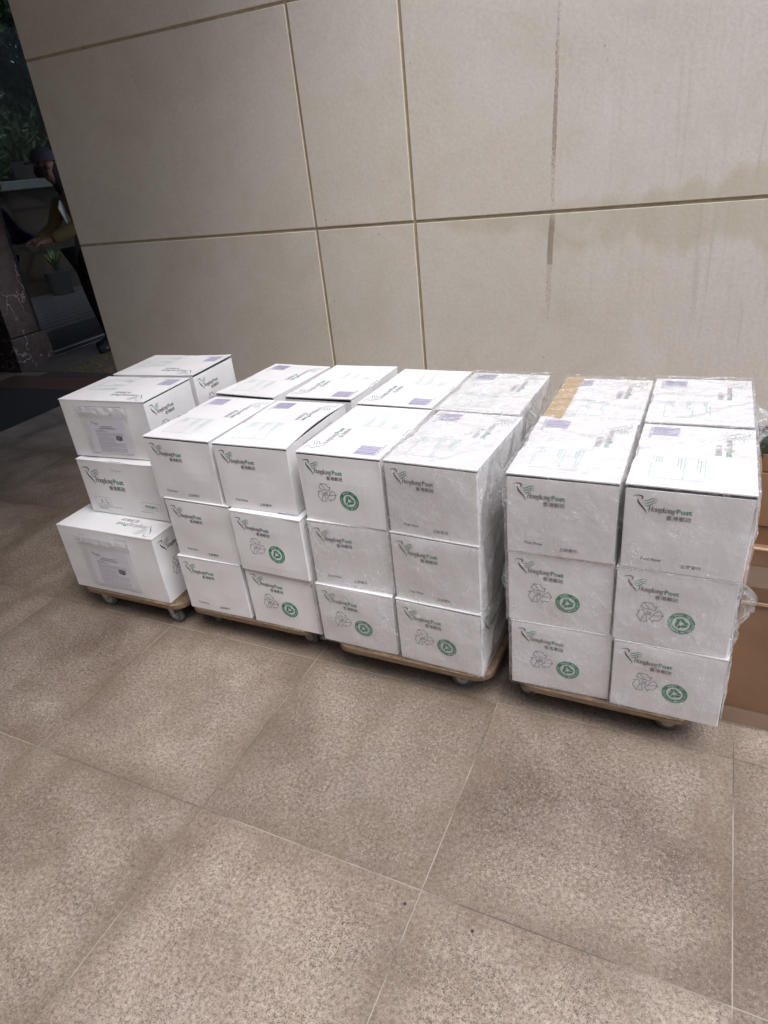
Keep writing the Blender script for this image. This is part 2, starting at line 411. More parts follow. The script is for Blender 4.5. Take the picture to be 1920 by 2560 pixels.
M['grey'] = simple('grey_ink', (0.22, 0.20, 0.24), 0.5, bump=0)
M['paper'] = simple('printed_paper', (0.80, 0.77, 0.84), 0.6, var=.04, sc=8, bump=.1)
M['core'] = simple('cut_board_edge', (0.40, 0.275, 0.17), 0.8)
M['tan_tape'] = simple('tan_packing_tape', (0.50, 0.34, 0.17), 0.35, var=.1, sc=25)
M['joint'] = simple('joint_sealant', (0.42, 0.35, 0.22), 0.8, var=.45, sc=20)
M['steel'] = simple('zinc_steel', (0.50, 0.50, 0.49), 0.35, 0.9, var=.15)
M['rubber'] = simple('grey_rubber', (0.10, 0.105, 0.105), 0.4, var=.2)
M['hub'] = simple('wheel_core', (0.10, 0.105, 0.11), 0.4)
M['concrete'] = simple('canopy_concrete', (0.20, 0.19, 0.18), 0.8, var=.15, sc=3)
M['marble'] = mat_marble('brown_marble', (0.060, 0.038, 0.034), (0.55, 0.48, 0.42), 4.5)
M['gmarble'] = mat_marble('dark_green_marble', (0.045, 0.055, 0.042), (0.40, 0.42, 0.38), 9.0, .6)
M['frame'] = simple('dark_metal_frame', (0.03, 0.032, 0.035), 0.35, 0.5)
M['alu'] = simple('aluminium_trim', (0.45, 0.45, 0.46), 0.3, 0.9)
M['stone'] = simple('grey_threshold_stone', (0.10, 0.085, 0.07), 0.6, var=.2, sc=8)
M['red'] = simple('red_granite', (0.10, 0.047, 0.033), 0.55, var=.25, sc=60)
M['mosaic'] = mat_pebbles('gold_pebbles', (0.10, 0.07, 0.032), (0.21, 0.155, 0.08), 16, 2.6)
M['mosaicd'] = mat_pebbles('dark_pebbles', (0.03, 0.03, 0.03), (0.075, 0.07, 0.065), 22, 2.0)
M['mat'] = simple('black_doormat', (0.022, 0.019, 0.018), 0.95, var=.3, sc=200, bump=.4)
M['leaf'] = simple('dark_leaves', (0.035, 0.075, 0.030), 0.45, var=.5, sc=2)
M['leaf2'] = simple('bright_leaves', (0.07, 0.12, 0.02), 0.45, var=.5, sc=4)
M['bark'] = simple('bark', (0.06, 0.045, 0.035), 0.9, var=.3)
M['brickwall'] = mat_pebbles('dark_stone_courses', (0.075, 0.055, 0.042), (0.12, 0.09, 0.07), 3.2, 0.5)
M['coping'] = simple('pale_stone_coping', (0.25, 0.27, 0.265), 0.5, var=.5, sc=14)
M['skin'] = simple('skin', (0.20, 0.11, 0.08), 0.5, var=.05)
M['cap'] = simple('navy_cloth', (0.032, 0.034, 0.055), 0.8, var=.15)
M['black'] = simple('black_cloth', (0.012, 0.012, 0.015), 0.85, var=.2)
M['vest'] = simple('olive_cloth', (0.15, 0.125, 0.05), 0.85, var=.15, sc=12)
M['purplecloth'] = simple('purple_cloth', (0.15, 0.10, 0.21), 0.85, var=.35, sc=60)

# ------------------------------------------------------------------ setting: floor
ft = Vector((0.7205, -1.4882))
M['floor'] = mat_floor(ft.x, ft.y, -0.0246, 0.6131, 0.6131*0.9819)
b = MB(); b.add([(-40,-40,0),(40,-40,0),(40,40,0),(-40,40,0)], [(0,1,2,3)])
tag(b.obj('ground', M['floor']), kind='structure')
def sheet(name, x0, x1, y0, y1, z, mat):
    q = MB(); q.box(x0, x1, y0, y1, z-0.003, z, 0)
    return tag(q.obj(name, mat), kind='structure')
sheet('red_paving_band', -3.30, -0.9, 0.875, 1.20, 0.0045, M['red'])
sheet('dark_pebble_band', -3.00, -0.9, 1.205, 1.325, 0.0045, M['mosaicd'])
sheet('pebble_mosaic_paving', -2.96, -0.9, 1.33, 2.6, 0.0045, M['mosaic'])
sheet('grey_stone_border', -3.44, -2.965, 1.33, 5.0, 0.0045, M['stone'])
# doormat
b = MB(); b.box(-4.6, -2.02, -1.6, 0.868, 0.001, 0.011)
tag(bevel(b.obj('doormat', M['mat']), .003), 'large black doormat lying on the floor left of the cartons', 'doormat')

# ------------------------------------------------------------------ stone wall
XJ = [-0.765, 0.718, 1.206, 2.69, 3.178, 4.66, 6.14]
ZJ = [0.306, 1.170, 2.020, 2.870, 3.72, 4.57]
wall_t = empty('stone_wall')
tag(wall_t, 'big pale limestone panel wall standing behind the stacked cartons', 'wall')
b = MB()
g = 0.0062
rr = random.Random(5)
for i in range(len(XJ)-1):
    for j in range(len(ZJ)-1):
        x0 = XJ[i] + (g if i else 0); x1 = XJ[i+1]-g; z0 = ZJ[j]+g*(j > 0); z1 = ZJ[j+1]-g
        dy = rr.uniform(-0.0012, 0.0012)
        ch = 0.0025
        # slab with chamfered face
        vs = [(x0,.035,z0),(x1,.035,z0),(x1,.035,z1),(x0,.035,z1),
              (x0,ch+dy,z0),(x1,ch+dy,z0),(x1,ch+dy,z1),(x0,ch+dy,z1),
              (x0+ch,dy,z0+ch),(x1-ch,dy,z0+ch),(x1-ch,dy,z1-ch),(x0+ch,dy,z1-ch)]
        fs = [(8,9,10,11),(4,5,9,8),(5,6,10,9),(6,7,11,10),(7,4,8,11),(0,1,5,4),(1,2,6,5),(2,3,7,6),(3,0,4,7)]
        b.add(vs, fs)
o = b.obj('wall_panels', M['wall'], wall_t)
b = MB(); b.box(-0.765, 6.14, 0.0055, 0.60, 0.31, 4.60)
o = b.obj('wall_core', M['joint'], wall_t)
b = MB(); b.box(-0.76, 6.14, 0.030, 0.60, 0.0, 0.3095); b.obj('recess_shade', M['frame'], wall_t)  # solid black block standing in for the shade below the panels
b = MB(); b.box(-0.755, 6.1, -0.055, 0.029, 0.0, 0.262)
o = bevel(b.obj('plinth', M['gmarble'], wall_t), .004)
o['label'] = 'dark green marble plinth along the wall foot'

# unseen canopy, placed and sized to keep the left side in shade
b = MB(); b.box(-3.6, 1.30, -7.9, -0.01, 3.4, 3.75); b.box(-3.6, -0.77, 0.0, 9.0, 3.4, 3.75)
b.box(-3.6, -0.55, -7.9, -0.02, 2.62, 3.39)  # lower soffit added to darken the left floor
tag(b.obj('shade_canopy', M['concrete']), kind='structure')
b = MB(); b.box(-3.9, 0.35, -4.1, -3.9, 0, 2.61)  # unseen wall added to keep light off the left floor
tag(b.obj('shade_wall', M['marble']), 'added unseen marble wall shading the left floor, left of the viewer', 'wall')

# unseen building added behind the camera to bounce warm light back
b = MB(); b.box(-8, 16, -8.6, -8.0, 0, 6.0)
for i in range(9):
    b.box(-7+i*2.5, -5.6+i*2.5, -8.03, -7.999, .9, 2.6); b.box(-7+i*2.5, -5.6+i*2.5, -8.03, -7.999, 3.8, 5.6)
fo_ = b.obj('bounce_building', simple('beige_bounce_facade', (0.55, 0.45, 0.34), 0.8, var=.1, sc=2))
tag(fo_, 'added beige building bouncing warm light, unseen behind the viewer', 'building')

# ------------------------------------------------------------------ 2D art
DG = None
def text2d(s, size, shear=0.0, offset=0.0, sx=1.0):
    c = bpy.data.curves.new('tmp', 'FONT'); c.body = s; c.size = 1.0; c.shear = shear; c.offset = offset
    c.resolution_u = 2
    o = bpy.data.objects.new('tmp', c); COL.objects.link(o)
    bpy.context.view_layer.update()
    ev = o.evaluated_get(bpy.context.evaluated_depsgraph_get())
    me = ev.to_mesh()
    vs = [(v.co.x*size*sx, v.co.y*size) for v in me.vertices]
    fs = [tuple(p.vertices) for p in me.polygons]
    nz = [p.normal.z for p in me.polygons]
    fs = [f if z > 0 else f[::-1] for f, z in zip(fs, nz)]
    ev.to_mesh_clear()
    bpy.data.objects.remove(o); bpy.data.curves.remove(c)
    return vs, fs
_tc = {}
def text(s, size, shear=0.0, offset=0.0, sx=1.0):
    k = (s, shear, offset)
    if k not in _tc: _tc[k] = text2d(s, 1.0, shear, offset)
    vs, fs = _tc[k]
    return [(x*size*sx, y*size) for x, y in vs], fs

def stroke(pts, ws):
    if not isinstance(ws, (list, tuple)): ws = [ws]*len(pts)
    vs = []; fs = []
    for i, p in enumerate(pts):
        a = pts[max(i-1, 0)]; c = pts[min(i+1, len(pts)-1)]
        dx, dy = c[0]-a[0], c[1]-a[1]; L = math.hypot(dx, dy) or 1
        nx, ny = -dy/L*ws[i]/2, dx/L*ws[i]/2
        vs += [(p[0]+nx, p[1]+ny), (p[0]-nx, p[1]-ny)]
    for i in range(len(pts)-1):
        fs.append((2*i, 2*i+1, 2*i+3, 2*i+2))
    return vs, fs
def curve(P, n=10):
    """Catmull-Rom through points (x, y, w)"""
    out = []
    Q = [P[0]] + list(P) + [P[-1]]
    for i in range(1, len(Q)-2):
        for k in range(n):
            t = k/n
            out.append(tuple(0.5*((2*Q[i][j]) + (-Q[i-1][j]+Q[i+1][j])*t + (2*Q[i-1][j]-5*Q[i][j]+4*Q[i+1][j]-Q[i+2][j])*t*t + (-Q[i-1][j]+3*Q[i][j]-3*Q[i+1][j]+Q[i+2][j])*t**3) for j in range(3)))
    out.append(tuple(P[-1]))
    return stroke([(p[0], p[1]) for p in out], [p[2] for p in out])
def xf(art, dx=0, dy=0, s=1.0, rot=0.0):
    c, q = math.cos(rot), math.sin(rot)
    return [((x*c-y*q)*s+dx, (x*q+y*c)*s+dy) for x, y in art[0]], art[1]

INK, GREEN, LGREEN, PURPLE, WHITE, GREY = 1, 2, 3, 4, 5, 6
CARD_MATS = [M['card'], M['ink'], M['green'], M['lgreen'], M['purple'], M['white'], M['grey'], M['core']]

# serif italic letters drawn with a broad pen (unit: cap height 1)
def serif_word(th=.15, tn=.085, sf=.07):
    arts = []; x = 0.0
    def pen(P): arts.append(('c', P))
    def ser(cx, y, w=0.26): arts.append(('c', [(cx-w/2, y, sf), (cx+w/2, y, sf)]))
    def H():
        pen([(x+.16, 0.02, th), (x+.16, .98, th)]); pen([(x+.66, .02, th), (x+.66, .98, th)]); pen([(x+.16, .52, tn), (x+.66, .52, tn)])
        for cx in (.16, .66): ser(x+cx, .025, .30); ser(x+cx, .975, .30)
        return .84
    def o_():
        pen([(x+.28, .66, tn), (x+.10, .55, th*.8), (x+.06, .33, th), (x+.12, .10, th*.8), (x+.28, 0.01, tn), (x+.44, .11, th*.8), (x+.50, .33, th), (x+.45, .56, th*.8), (x+.28, .66, tn)])
        return .58
    def n_():
        pen([(x+.12, .01, th), (x+.12, .64, th)]); pen([(x+.12, .46, tn), (x+.27, .62, .07), (x+.40, .62, th*.9), (x+.46, .48, th), (x+.46, .01, th)])
        ser(x+.12, .02, .24); ser(x+.46, .02, .24); ser(x+.07, .645, .14)
        return .60
    def g_():
        pen([(x+.25, .66, tn), (x+.10, .57, th*.8), (x+.07, .43, th), (x+.14, .27, th*.7), (x+.25, .23, tn), (x+.38, .30, th*.8), (x+.42, .45, th), (x+.36, .60, th*.8), (x+.25, .66, tn)])
        pen([(x+.16, .25, tn), (x+.08, .14, tn), (x+.14, .04, .07), (x+.34, .02, th*.8), (x+.47, -.07, th*.8), (x+.42, -.24, .07), (x+.22, -.31, tn), (x+.05, -.25, .07), (x+.03, -.12, th*.6), (x+.14, .0, tn)])
        pen([(x+.38, .60, tn), (x+.48, .68, .07), (x+.54, .66, .07)])
        return .56
    def k_():
        pen([(x+.12, .01, th), (x+.12, 1.02, th)]); pen([(x+.14, .28, tn), (x+.42, .63, tn)]); pen([(x+.22, .38, th*.7), (x+.34, .20, th), (x+.50, .01, th)])
        ser(x+.12, .02, .24); ser(x+.06, 1.0, .14); ser(x+.42, .645, .2); ser(x+.48, .02, .2)
        return .57
    for ch in "HongkongX":
        if ch == 'X': break
        x += {'H': H, 'o': o_, 'n': n_, 'g': g_, 'k': k_}[ch]()
    vs = []; fs = []
    for _, P in arts:
        a = curve(P, 3) if len(P) > 2 else stroke([(p[0], p[1]) for p in P], [p[2] for p in P])
        n = len(vs); vs += a[0]; fs += [tuple(i+n for i in f) for f in a[1]]
    vs = [(vx + vy*0.20, vy) for vx, vy in vs]
    return (vs, fs), x
SERIF, SERIF_W = serif_word()
SERIF_T, _ = serif_word(.10, .05, .04)

def logo(k=1.0, chinese=True, thin=1.0, INK=1):
    """postal bird logo. k=1: 0.125 m wide; origin at beak top-left; list of (mat, art)"""
    out = []
    u = 0.001
    def wc(P, n): return curve([(p[0], p[1], p[2]*thin) for p in P], n)
    bird = wc([(0, -2.0, .4), (4.2, -.4, .9), (8.6, -.2, 1.5), (11.6, -1.4, 2.0), (12.0, -3.8, 1.7), (10.6, -6.2, .5)], 8)
    out.append((INK, bird))
    body = wc([(6.2, -5.0, .5), (6.6, -8.6, 1.7), (9.0, -13.2, 2.6), (13.2, -18.0, 2.3), (16.6, -22.6, 1.5), (18.4, -27.0, .4)], 8)
    out.append((INK, body))
    for q, (ox, oy, Lw) in enumerate([(0, 1.5, 1.0), (1.0, -2.2, .98), (2.4, -5.9, .90)]):
        out.append((GREEN, wc([(12.6+ox, -8.4+oy, .3), (17.0+ox, -8.9+oy, 1.1), (21.5+ox, -6.6+oy*.95, 1.25), (26.0*Lw+ox, -4.2+oy*.92, 1.1), (31.5*Lw+ox, -4.6+oy*.9, .3)], 8)))
    out = [(m_, ([(x*u*1.62, y*u*1.62) for x, y in a[0]], a[1])) for m_, a in out]
    hs = 0.0128
    wd = 0.0555
    vs = [(x/SERIF_W*wd, y*hs) for x, y in (SERIF if thin == 1 else SERIF_T)[0]]
    out.append((INK, xf((vs, SERIF[1]), .0322, -.0372)))
    out.append((GREEN, xf(text("Post", .0175, 0, .022 if thin == 1 else .012, 1.02), .0896, -.0372)))
    if chinese: out.append((INK, xf(text("香港郵政", .0129, 0, .003 if thin == 1 else -.006, 1.0), .0704, -.0542)))
    return [(m_, ([(x*k, y*k) for x, y in a[0]], a[1])) for m_, a in out]

def rect_outline(x0, y0, x1, y1, w):
    vs = []; fs = []
    for a in (stroke([(x0, y0), (x1, y0)], w), stroke([(x0, y1), (x1, y1)], w), stroke([(x0, y0-w/2), (x0, y1+w/2)], w), stroke([(x1, y0-w/2), (x1, y1+w/2)], w)):
        n = len(vs); vs += a[0]; fs += [tuple(i+n for i in f) for f in a[1]]
    return vs, fs
def strip(x0, y, x1, w): return stroke([(x0, y), (x1, y)], w)

def arrow_outline(R):
    """three folded-arrow outlines with open spaces, drawn in line"""
    A = [(-.70, .50), (-.47, .98), (.17, .98), (.37, .63), (.54, .73), (.43, .28), (.02, .37), (-.22, .33), (-.70, .50)]
    B = [(-.47, .98), (.02, .37)]
    out = []
    for k in range(3):
        r = -k*2*math.pi/3
        for P in (A, B):
            for i in range(len(P)-1):
                a = stroke([P[i], P[i+1]], .040)
                out.append((INK, xf(a, 0, 0, R, r)))
    for q, (x0, x1) in enumerate([(-.22, .20), (-.26, .16), (-.22, .22)]):
        out.append((INK, xf(stroke([(x0, .13-q*.13), (x1, .17-q*.13)], .045), 0, -.06*R, R)))
    return out
def ring(r0, r1, n=48):
    vs = []; fs = []
    for k in range(n):
        t = 2*math.pi*k/n
        vs += [(r0*math.cos(t), r0*math.sin(t)), (r1*math.cos(t), r1*math.sin(t))]
    for k in range(n):
        fs.append((2*k, 2*k+1, (2*k+3) % (2*n), (2*k+2) % (2*n)))
    return vs, fs
def seal(R):
    out = [(GREEN, ring(R*.66, R*1.01))]
    def arc(s, r, size, a0, a1, inv):
        n = len(s)
        for i, ch in enumerate(s):
            if ch == ' ': continue
            t = a0 + (a1-a0)*(i/(n-1))
            g = text(ch, size, 0, .010)
            wx = sum(v[0] for v in g[0])/max(1, len(g[0]))
            g = [(x-wx, y) for x, y in g[0]], g[1]
            rot = t - math.pi/2 if not inv else t + math.pi/2
            out.append((WHITE, xf(g, r*math.cos(t), r*math.sin(t), 1.0, rot)))
    arc("MADE OF", R*.755, R*.25, math.radians(128), math.radians(48), False)
    arc("RECYCLED MATERIALS", R*.915, R*.235, math.radians(172), math.radians(372), True)
    for k in range(3):
        r = -k*2*math.pi/3
        out.append((GREEN, xf(([(-.78, .50), (-.53, .96), (-.06, .42), (-.30, .26)], [(0, 1, 2, 3)]), 0, 0, R*.50, r)))
        out.append((GREEN, xf(([(-.40, .98), (.20, .98), (.43, .60), (.62, .72), (.50, .16), (-.02, .30), (.10, .40), (-.10, .64)], [(0, 1, 2, 7), (2, 3, 4, 5), (2, 5, 6, 7)]), 0, 0, R*.50, r)))
    return out
def shift(lst, dx, dy, s=1.0, rot=0.0): return [(m_, xf(a, dx, dy, s, rot)) for m_, a in lst]

W0, L0, H0 = 0.2560, 0.3690, 0.2100     # body size (front width, length, wall height)
LV = 0.2135

def greek(rr_, x0, y0, x1, n, dy, w, mi):
    """lines of print too small to read in the photograph"""
    out = []
    for i in range(n):
        x = x0; xe = x1 if i < n-1 else x0 + (x1-x0)*.55
        while x < xe:
            wl = rr_.uniform(.002, .007)
            out.append((mi, strip(x, y0-i*dy, min(x+wl, xe), w)))
            x += wl + .0012
    return out

def front_art(W, H, k):
    """end with the captions (the square codes above them are left out)"""
    o = shift(logo(k), W*.068, H*.905)
    o += [(INK, xf(text("Post Now", .0105*k, 0, .010, 1.02), W*.17, H*.125))]
    o += [(INK, xf(text("立即寄件", .0108*k, 0.1, 0.0, 1.0), W*.50, H*.085))]
    return o
def back_art(W, H, k):
    o = shift(logo(k), W*.068, H*.905)
    o += shift(arrow_outline(.0295*k), W*.31, H*.44)
    o += shift(seal(.0295*k), W*.59, H*.37)
    return o
def tabside_art(L, H, k):
    o = shift(logo(k*1.5), L*.05, H*.87)
    o += [(GREY, rect_outline(L*.09, H*.17, L*.30, H*.31, .0008)), (INK, xf(text("5", .017*k, 0, .012), L*.165, H*.205))]
    o += [(INK, xf(text("kg", .010*k, 0), L*.225, H*.25)), (INK, xf(text("千克", .009*k, 0), L*.222, H*.19))]
    o += [(GREY, xf(text("Recommended Weight Capacity of Carton Box", .0062*k, 0, .008), L*.10, H*.128))]
    o += [(GREY, xf(text("建 議 承 重", .0080*k, 0, .01), L*.115, H*.078))]
    o += [(GREY, rect_outline(L*.70, H*.17, L*.93, H*.31, .0009)), (GREEN, xf(text("PP8(M1)", .0165*k, 0, .012), L*.735, H*.208))]
    o += greek(random.Random(3), L*.66, H*.125, L*.95, 1, .004, .0016, GREY)
    return o
def frameside_art(L, H, k):
    return [(INK, rect_outline(L*.235, H*.075, L*.72, H*.90, .0009))]
def top_art(W, L, k):
    """drawn in top coordinates x: W, y: L"""
    rr_ = random.Random(11)
    o = []
    lg = logo(k*1.35, True, .62, GREY)
    o += shift(lg, W*.955, L*.955, 1.0, -math.pi/2)          # reads towards -Y, up = +X
    # barcode, back-left; bars run across Y
    x0, x1 = W*.10, W*.34
    y = L*.80
    while y < L*.94:
        wdt = rr_.choice([.0020, .0030, .0042])
        o.append((PURPLE, ([(x0, y), (x1, y), (x1, y+wdt), (x0, y+wdt)], [(0, 1, 2, 3)])))
        y += wdt + rr_.choice([.0030, .0040])
    o.append((PURPLE, xf(text("EC 407 551 232 HK", .0090*k, 0, .0), x0-.008, L*.945, 1.0, -math.pi/2)))
    # address form, front-left, reading the same way
    fx0, fx1, fy0, fy1 = W*.16, W*.60, L*.12, L*.44
    o.append((LGREEN, rect_outline(fx0, fy0, fx1, fy1, .0013)))
    o.append((LGREEN, stroke([(fx0+(fx1-fx0)*.62, fy0), (fx0+(fx1-fx0)*.62, fy1)], .0013)))
    for i in range(2):
        xx = fx1-.009-i*.0065
        y = fy1-.004
        for _ in range(14 - 5*i):
            wl = rr_.uniform(.003, .006); o.append((LGREEN, stroke([(xx, y), (xx, y-wl)], .0022))); y -= wl+.0016
    for i in range(2):
        xx = fx0+(fx1-fx0)*.55-i*.0065
        y = fy1-.004
        for _ in range(11 - 3*i):
            wl = rr_.uniform(.003, .006); o.append((LGREEN, stroke([(xx, y), (xx, y-wl)], .0020))); y -= wl+.0016
    for i in range(3):
        xx = fx0+.020-i*.006; y = fy1-.004
        for _ in range(5):
            wl = rr_.uniform(.003, .006); o.append((LGREEN, stroke([(xx, y), (xx, y-wl)], .0018))); y -= wl+.0016
    return o

def bulge(side, a, b_, W, L, H, seed):
    """outward bow of a side at fractions a (along), b_ (up)"""
    n_ = noise.noise(Vector((a*2.3+seed*3.1, b_*2.0+side*5.7, seed*1.7)))
    return (0.0022 + 0.0040*n_) * math.sin(math.pi*min(max(a, 0), 1)) * math.sin(math.pi*min(max(b_*.92+.04, 0), 1)) ** .7 + 0.0012*n_*b_
def side_pt(side, s, z, W, L, H, off, seed):
    """side 0:-Y 1:+X 2:+Y 3:-X ; s from the left as seen from outside"""
    A = W if side in (0, 2) else L
    d = off + bulge(side, s/A, z/H, W, L, H, seed)
    e_ = min(s, A-s)/.02
    if e_ < 1: d += .0016*(1-e_)*noise.noise(Vector((seed*3.3, z*22, (side if s < A/2 else side+1) % 4 * 2.2)))
    if side == 0: return (-W/2+s, -L/2-d, z)
    if side == 1: return (W/2+d, -L/2+s, z)
    if side == 2: return (W/2-s, L/2+d, z)
    return (-W/2-d, L/2-s, z)

def carton_meshes(W, L, H, seed, k, gap=.0065):
    b = MB()
    nx, nz = 14, 8
    for side in range(4):
        A = W if side in (0, 2) else L
        r = .002
        vs = []; fs = []
        endz = H - (gap if side in (0, 2) else .0)      # the ends stop short of the lid: dark slot
        for j in range(nz+1):
            for i in range(nx+1):
                s = r + (A-2*r)*i/nx
                vs.append(side_pt(side, s, endz*j/nz, W, L, H, 0, seed))
        for j in range(nz):
            for i in range(nx):
                q = j*(nx+1)+i
                fs.append((q, q+1, q+nx+2, q+nx+1))
        b.add(vs, fs)
        # inner face of the board and its cut edge
        t = .0035
        pt = [side_pt(side, r+(A-2*r)*i/nx, endz, W, L, H, 0, seed) for i in range(nx+1)]
        pi = [side_pt(side, r+(A-2*r)*i/nx, endz, W, L, H, -t, seed) for i in range(nx+1)]
        pd = [(p[0], p[1], H-.034) for p in pi]
        n = nx+1
        b.add(pt+pi, [(i, i+1, n+i+1, n+i) for i in range(nx)])
        b.add(pi+pd, [(i, i+1, n+i+1, n+i) for i in range(nx)])
    # rounded vertical corners
    for c in range(4):
        s0, s1 = (c, (c+1) % 4)
        A0 = W if s0 in (0, 2) else L
        endz = H-gap
        lo = [side_pt(s0, A0-.002, z, W, L, H, 0, seed) for z in (0, H*.33, H*.66, endz)]
        hi = [side_pt(s1, .002, z, W, L, H, 0, seed) for z in (0, H*.33, H*.66, endz)]
        cx = {0: W/2-.0006, 1: W/2-.0006, 2: -W/2+.0006, 3: -W/2+.0006}[c]; cy = {0: -L/2+.0006, 1: L/2-.0006, 2: L/2-.0006, 3: -L/2+.0006}[c]
        md = [(cx, cy, p[2]) for p in lo]
        b.add(lo+md+hi, [(i, 4+i, 5+i, i+1) for i in range(3)] + [(4+i, 8+i, 9+i, 5+i) for i in range(3)])
    # bottom and the inner flaps under the lid
    b.add([(-W/2+.001,-L/2+.001,0.0005),(W/2-.001,-L/2+.001,0.0005),(W/2-.001,L/2-.001,0.0005),(-W/2+.001,L/2-.001,0.0005)], [(0,3,2,1)])
    z = H-.035
    b.add([(-W/2+.003,-L/2+.003,z),(W/2-.003,-L/2+.003,z),(W/2-.003,L/2-.003,z),(-W/2+.003,L/2-.003,z)], [(0,1,2,3)])
    # closing tab tongue on the -X side
    vs = [side_pt(3, L*.44, H*.86, W, L, H, .0012, seed), side_pt(3, L*.56, H*.86, W, L, H, .0012, seed), side_pt(3, L*.565, H, W, L, H, .0012, seed), side_pt(3, L*.435, H, W, L, H, .0012, seed)]
    b.add(vs, [(0, 1, 2, 3)])
    art = {0: front_art(W, H, k), 2: back_art(W, H, k), 3: tabside_art(L, H, k), 1: frameside_art(L, H, k)}
    for side, lst in art.items():
        for mi, (vs, fs) in lst:
            off = .0005 if mi != WHITE else .0008
            if side == 3: off += .0
            b.add([side_pt(side, x, y, W, L, H, off, seed) for x, y in vs], fs, mi)
    body = b.mesh('body', CARD_MATS)
    return body

def lid_mesh(W, L, seed, k, lift_end=0.0, lift_tab=0.0, lift_hinge=0.0):
    """top flap, hinged on +X; origin at the body's top centre"""
    b = MB(); nx, ny = 10, 14; t = .0030
    ov = .0008
    def zf(x, y):
        a = (x+W/2)/W; c = (y+L/2)/L
        n_ = noise.noise(Vector((a*1.6+seed*2.2, c*1.8-seed, 3.3)))
        return .0010 + .0045*math.sin(math.pi*min(max(a,0),1))*math.sin(math.pi*min(max(c,0),1))*(.6+.5*n_) + lift_tab*(1-a)**2 + lift_hinge*max(a, 0)**2*math.sin(math.pi*min(max(c, 0), 1)) + lift_end*(abs(c-.5)*2)**3*(.5+.5*math.sin(seed+3*c))
    vs = []
    for lay in (0, 1):
        for j in range(ny+1):
            for i in range(nx+1):
                x = -W/2-ov+(W+2*ov)*i/nx; y = -L/2-ov+(L+2*ov)*j/ny
                # ragged notches on the tab edge
                if i == 0 and j in (6, 8): x += .004
                vs.append((x, y, zf(x, y) - (t if lay == 0 else 0) + .0012))
    n = (nx+1)*(ny+1)
    fs = []
    for j in range(ny):
        for i in range(nx):
            q = j*(nx+1)+i
            fs.append((n+q, n+q+1, n+q+nx+2, n+q+nx+1)); fs.append((q, q+nx+1, q+nx+2, q+1))
    ring_ = [i for i in range(nx+1)] + [j*(nx+1)+nx for j in range(1, ny+1)] + [ny*(nx+1)+i for i in range(nx-1, -1, -1)] + [j*(nx+1) for j in range(ny-1, 0, -1)]
    for a_, c_ in zip(ring_, ring_[1:]+ring_[:1]): fs.append((a_, c_, n+c_, n+a_))
    b.add(vs, fs)
    # slit of the closing lock beside the tab edge
    b.add([(-W/2+.003, -L*.07, zf(-W/2, 0)+.0017), (-W/2+.0045, -L*.07, zf(-W/2, 0)+.0017), (-W/2+.0045, L*.07, zf(-W/2, 0)+.0017), (-W/2+.003, L*.07, zf(-W/2, 0)+.0017)], [(0,1,2,3)], 1)
    def split(vs_, fs_):
        return vs_, fs_
    for mi, (v2, f2) in top_art(W, L, k):
        b.add([(x-W/2, y-L/2, zf(x-W/2, y-L/2)+.0017) for x, y in v2], f2, mi)
    return b.mesh('lid', CARD_MATS)

VAR = []
for s_ in range(5):
    VAR.append((carton_meshes(W0, L0, H0, s_+1, 1.0),
                lid_mesh(W0, L0, s_+1, 1.0, lift_end=[.001,.003,.0015,.004,.0][s_], lift_tab=[.0,.001,.0,.002,.0][s_])))
BIGW, BIGL, BIGH = 0.272, 0.453, 0.2655
BIG = (carton_meshes(BIGW, BIGL, BIGH, 9, 1.15), lid_mesh(BIGW, BIGL, 9, 1.2))
OPENLID = lid_mesh(W0, L0, 7, 1.0, lift_hinge=.011)
LOW = [carton_meshes(W0, L0, H0, s_+11, 1.0, .0025) for s_ in range(5)]

# ------------------------------------------------------------------ film
def film_face(b, P, U, V, nu, nv, seed, amp=.004, base=.0022, edge=.004, n=None):
    """crinkled sheet over rectangle P + u U + v V with outward normal UxV"""
    P, U, V = Vector(P), Vector(U), Vector(V)
    nrm = (n if n is not None else U.cross(V)).normalized()
    uu, vv = U.normalized(), V.normalized()
    rr_ = random.Random(seed)
    folds = [(rr_.uniform(-.3, 1.3), rr_.uniform(-.3, 1.3), rr_.uniform(0, math.pi), rr_.uniform(.008, .020), rr_.uniform(.25, .7)) for _ in range(9)]
    vs = []
    for j in range(nv+1):
        for i in range(nu+1):
            s = -edge + (U.length+2*edge)*i/nu; t = -edge + (V.length+2*edge)*j/nv
            p = P + uu*s + vv*t
            q = Vector((s*14, t*14, seed*1.9))
            d = abs(noise.noise(q)) * .6 + abs(noise.noise(q*2.7)) * .3
            for (fx, fy, an, wd, hh) in folds:
                dd = abs((s-fx*U.length)*math.sin(an) - (t-fy*V.length)*math.cos(an) + .01*noise.noise(Vector((s*9, t*9, an))))
                if dd < wd*2: d += hh*(1-dd/(wd*2))
            ee = min(i, nu-i, j, nv-j)
            vs.append(p + nrm*(base + amp*d*(.35 if ee == 0 else 1)))
    fs = []
    for j in range(nv):
        for i in range(nu):
            q = j*(nu+1)+i
            fs.append((q, q+1, q+nu+2, q+nu+1))
    b.add(vs, fs)

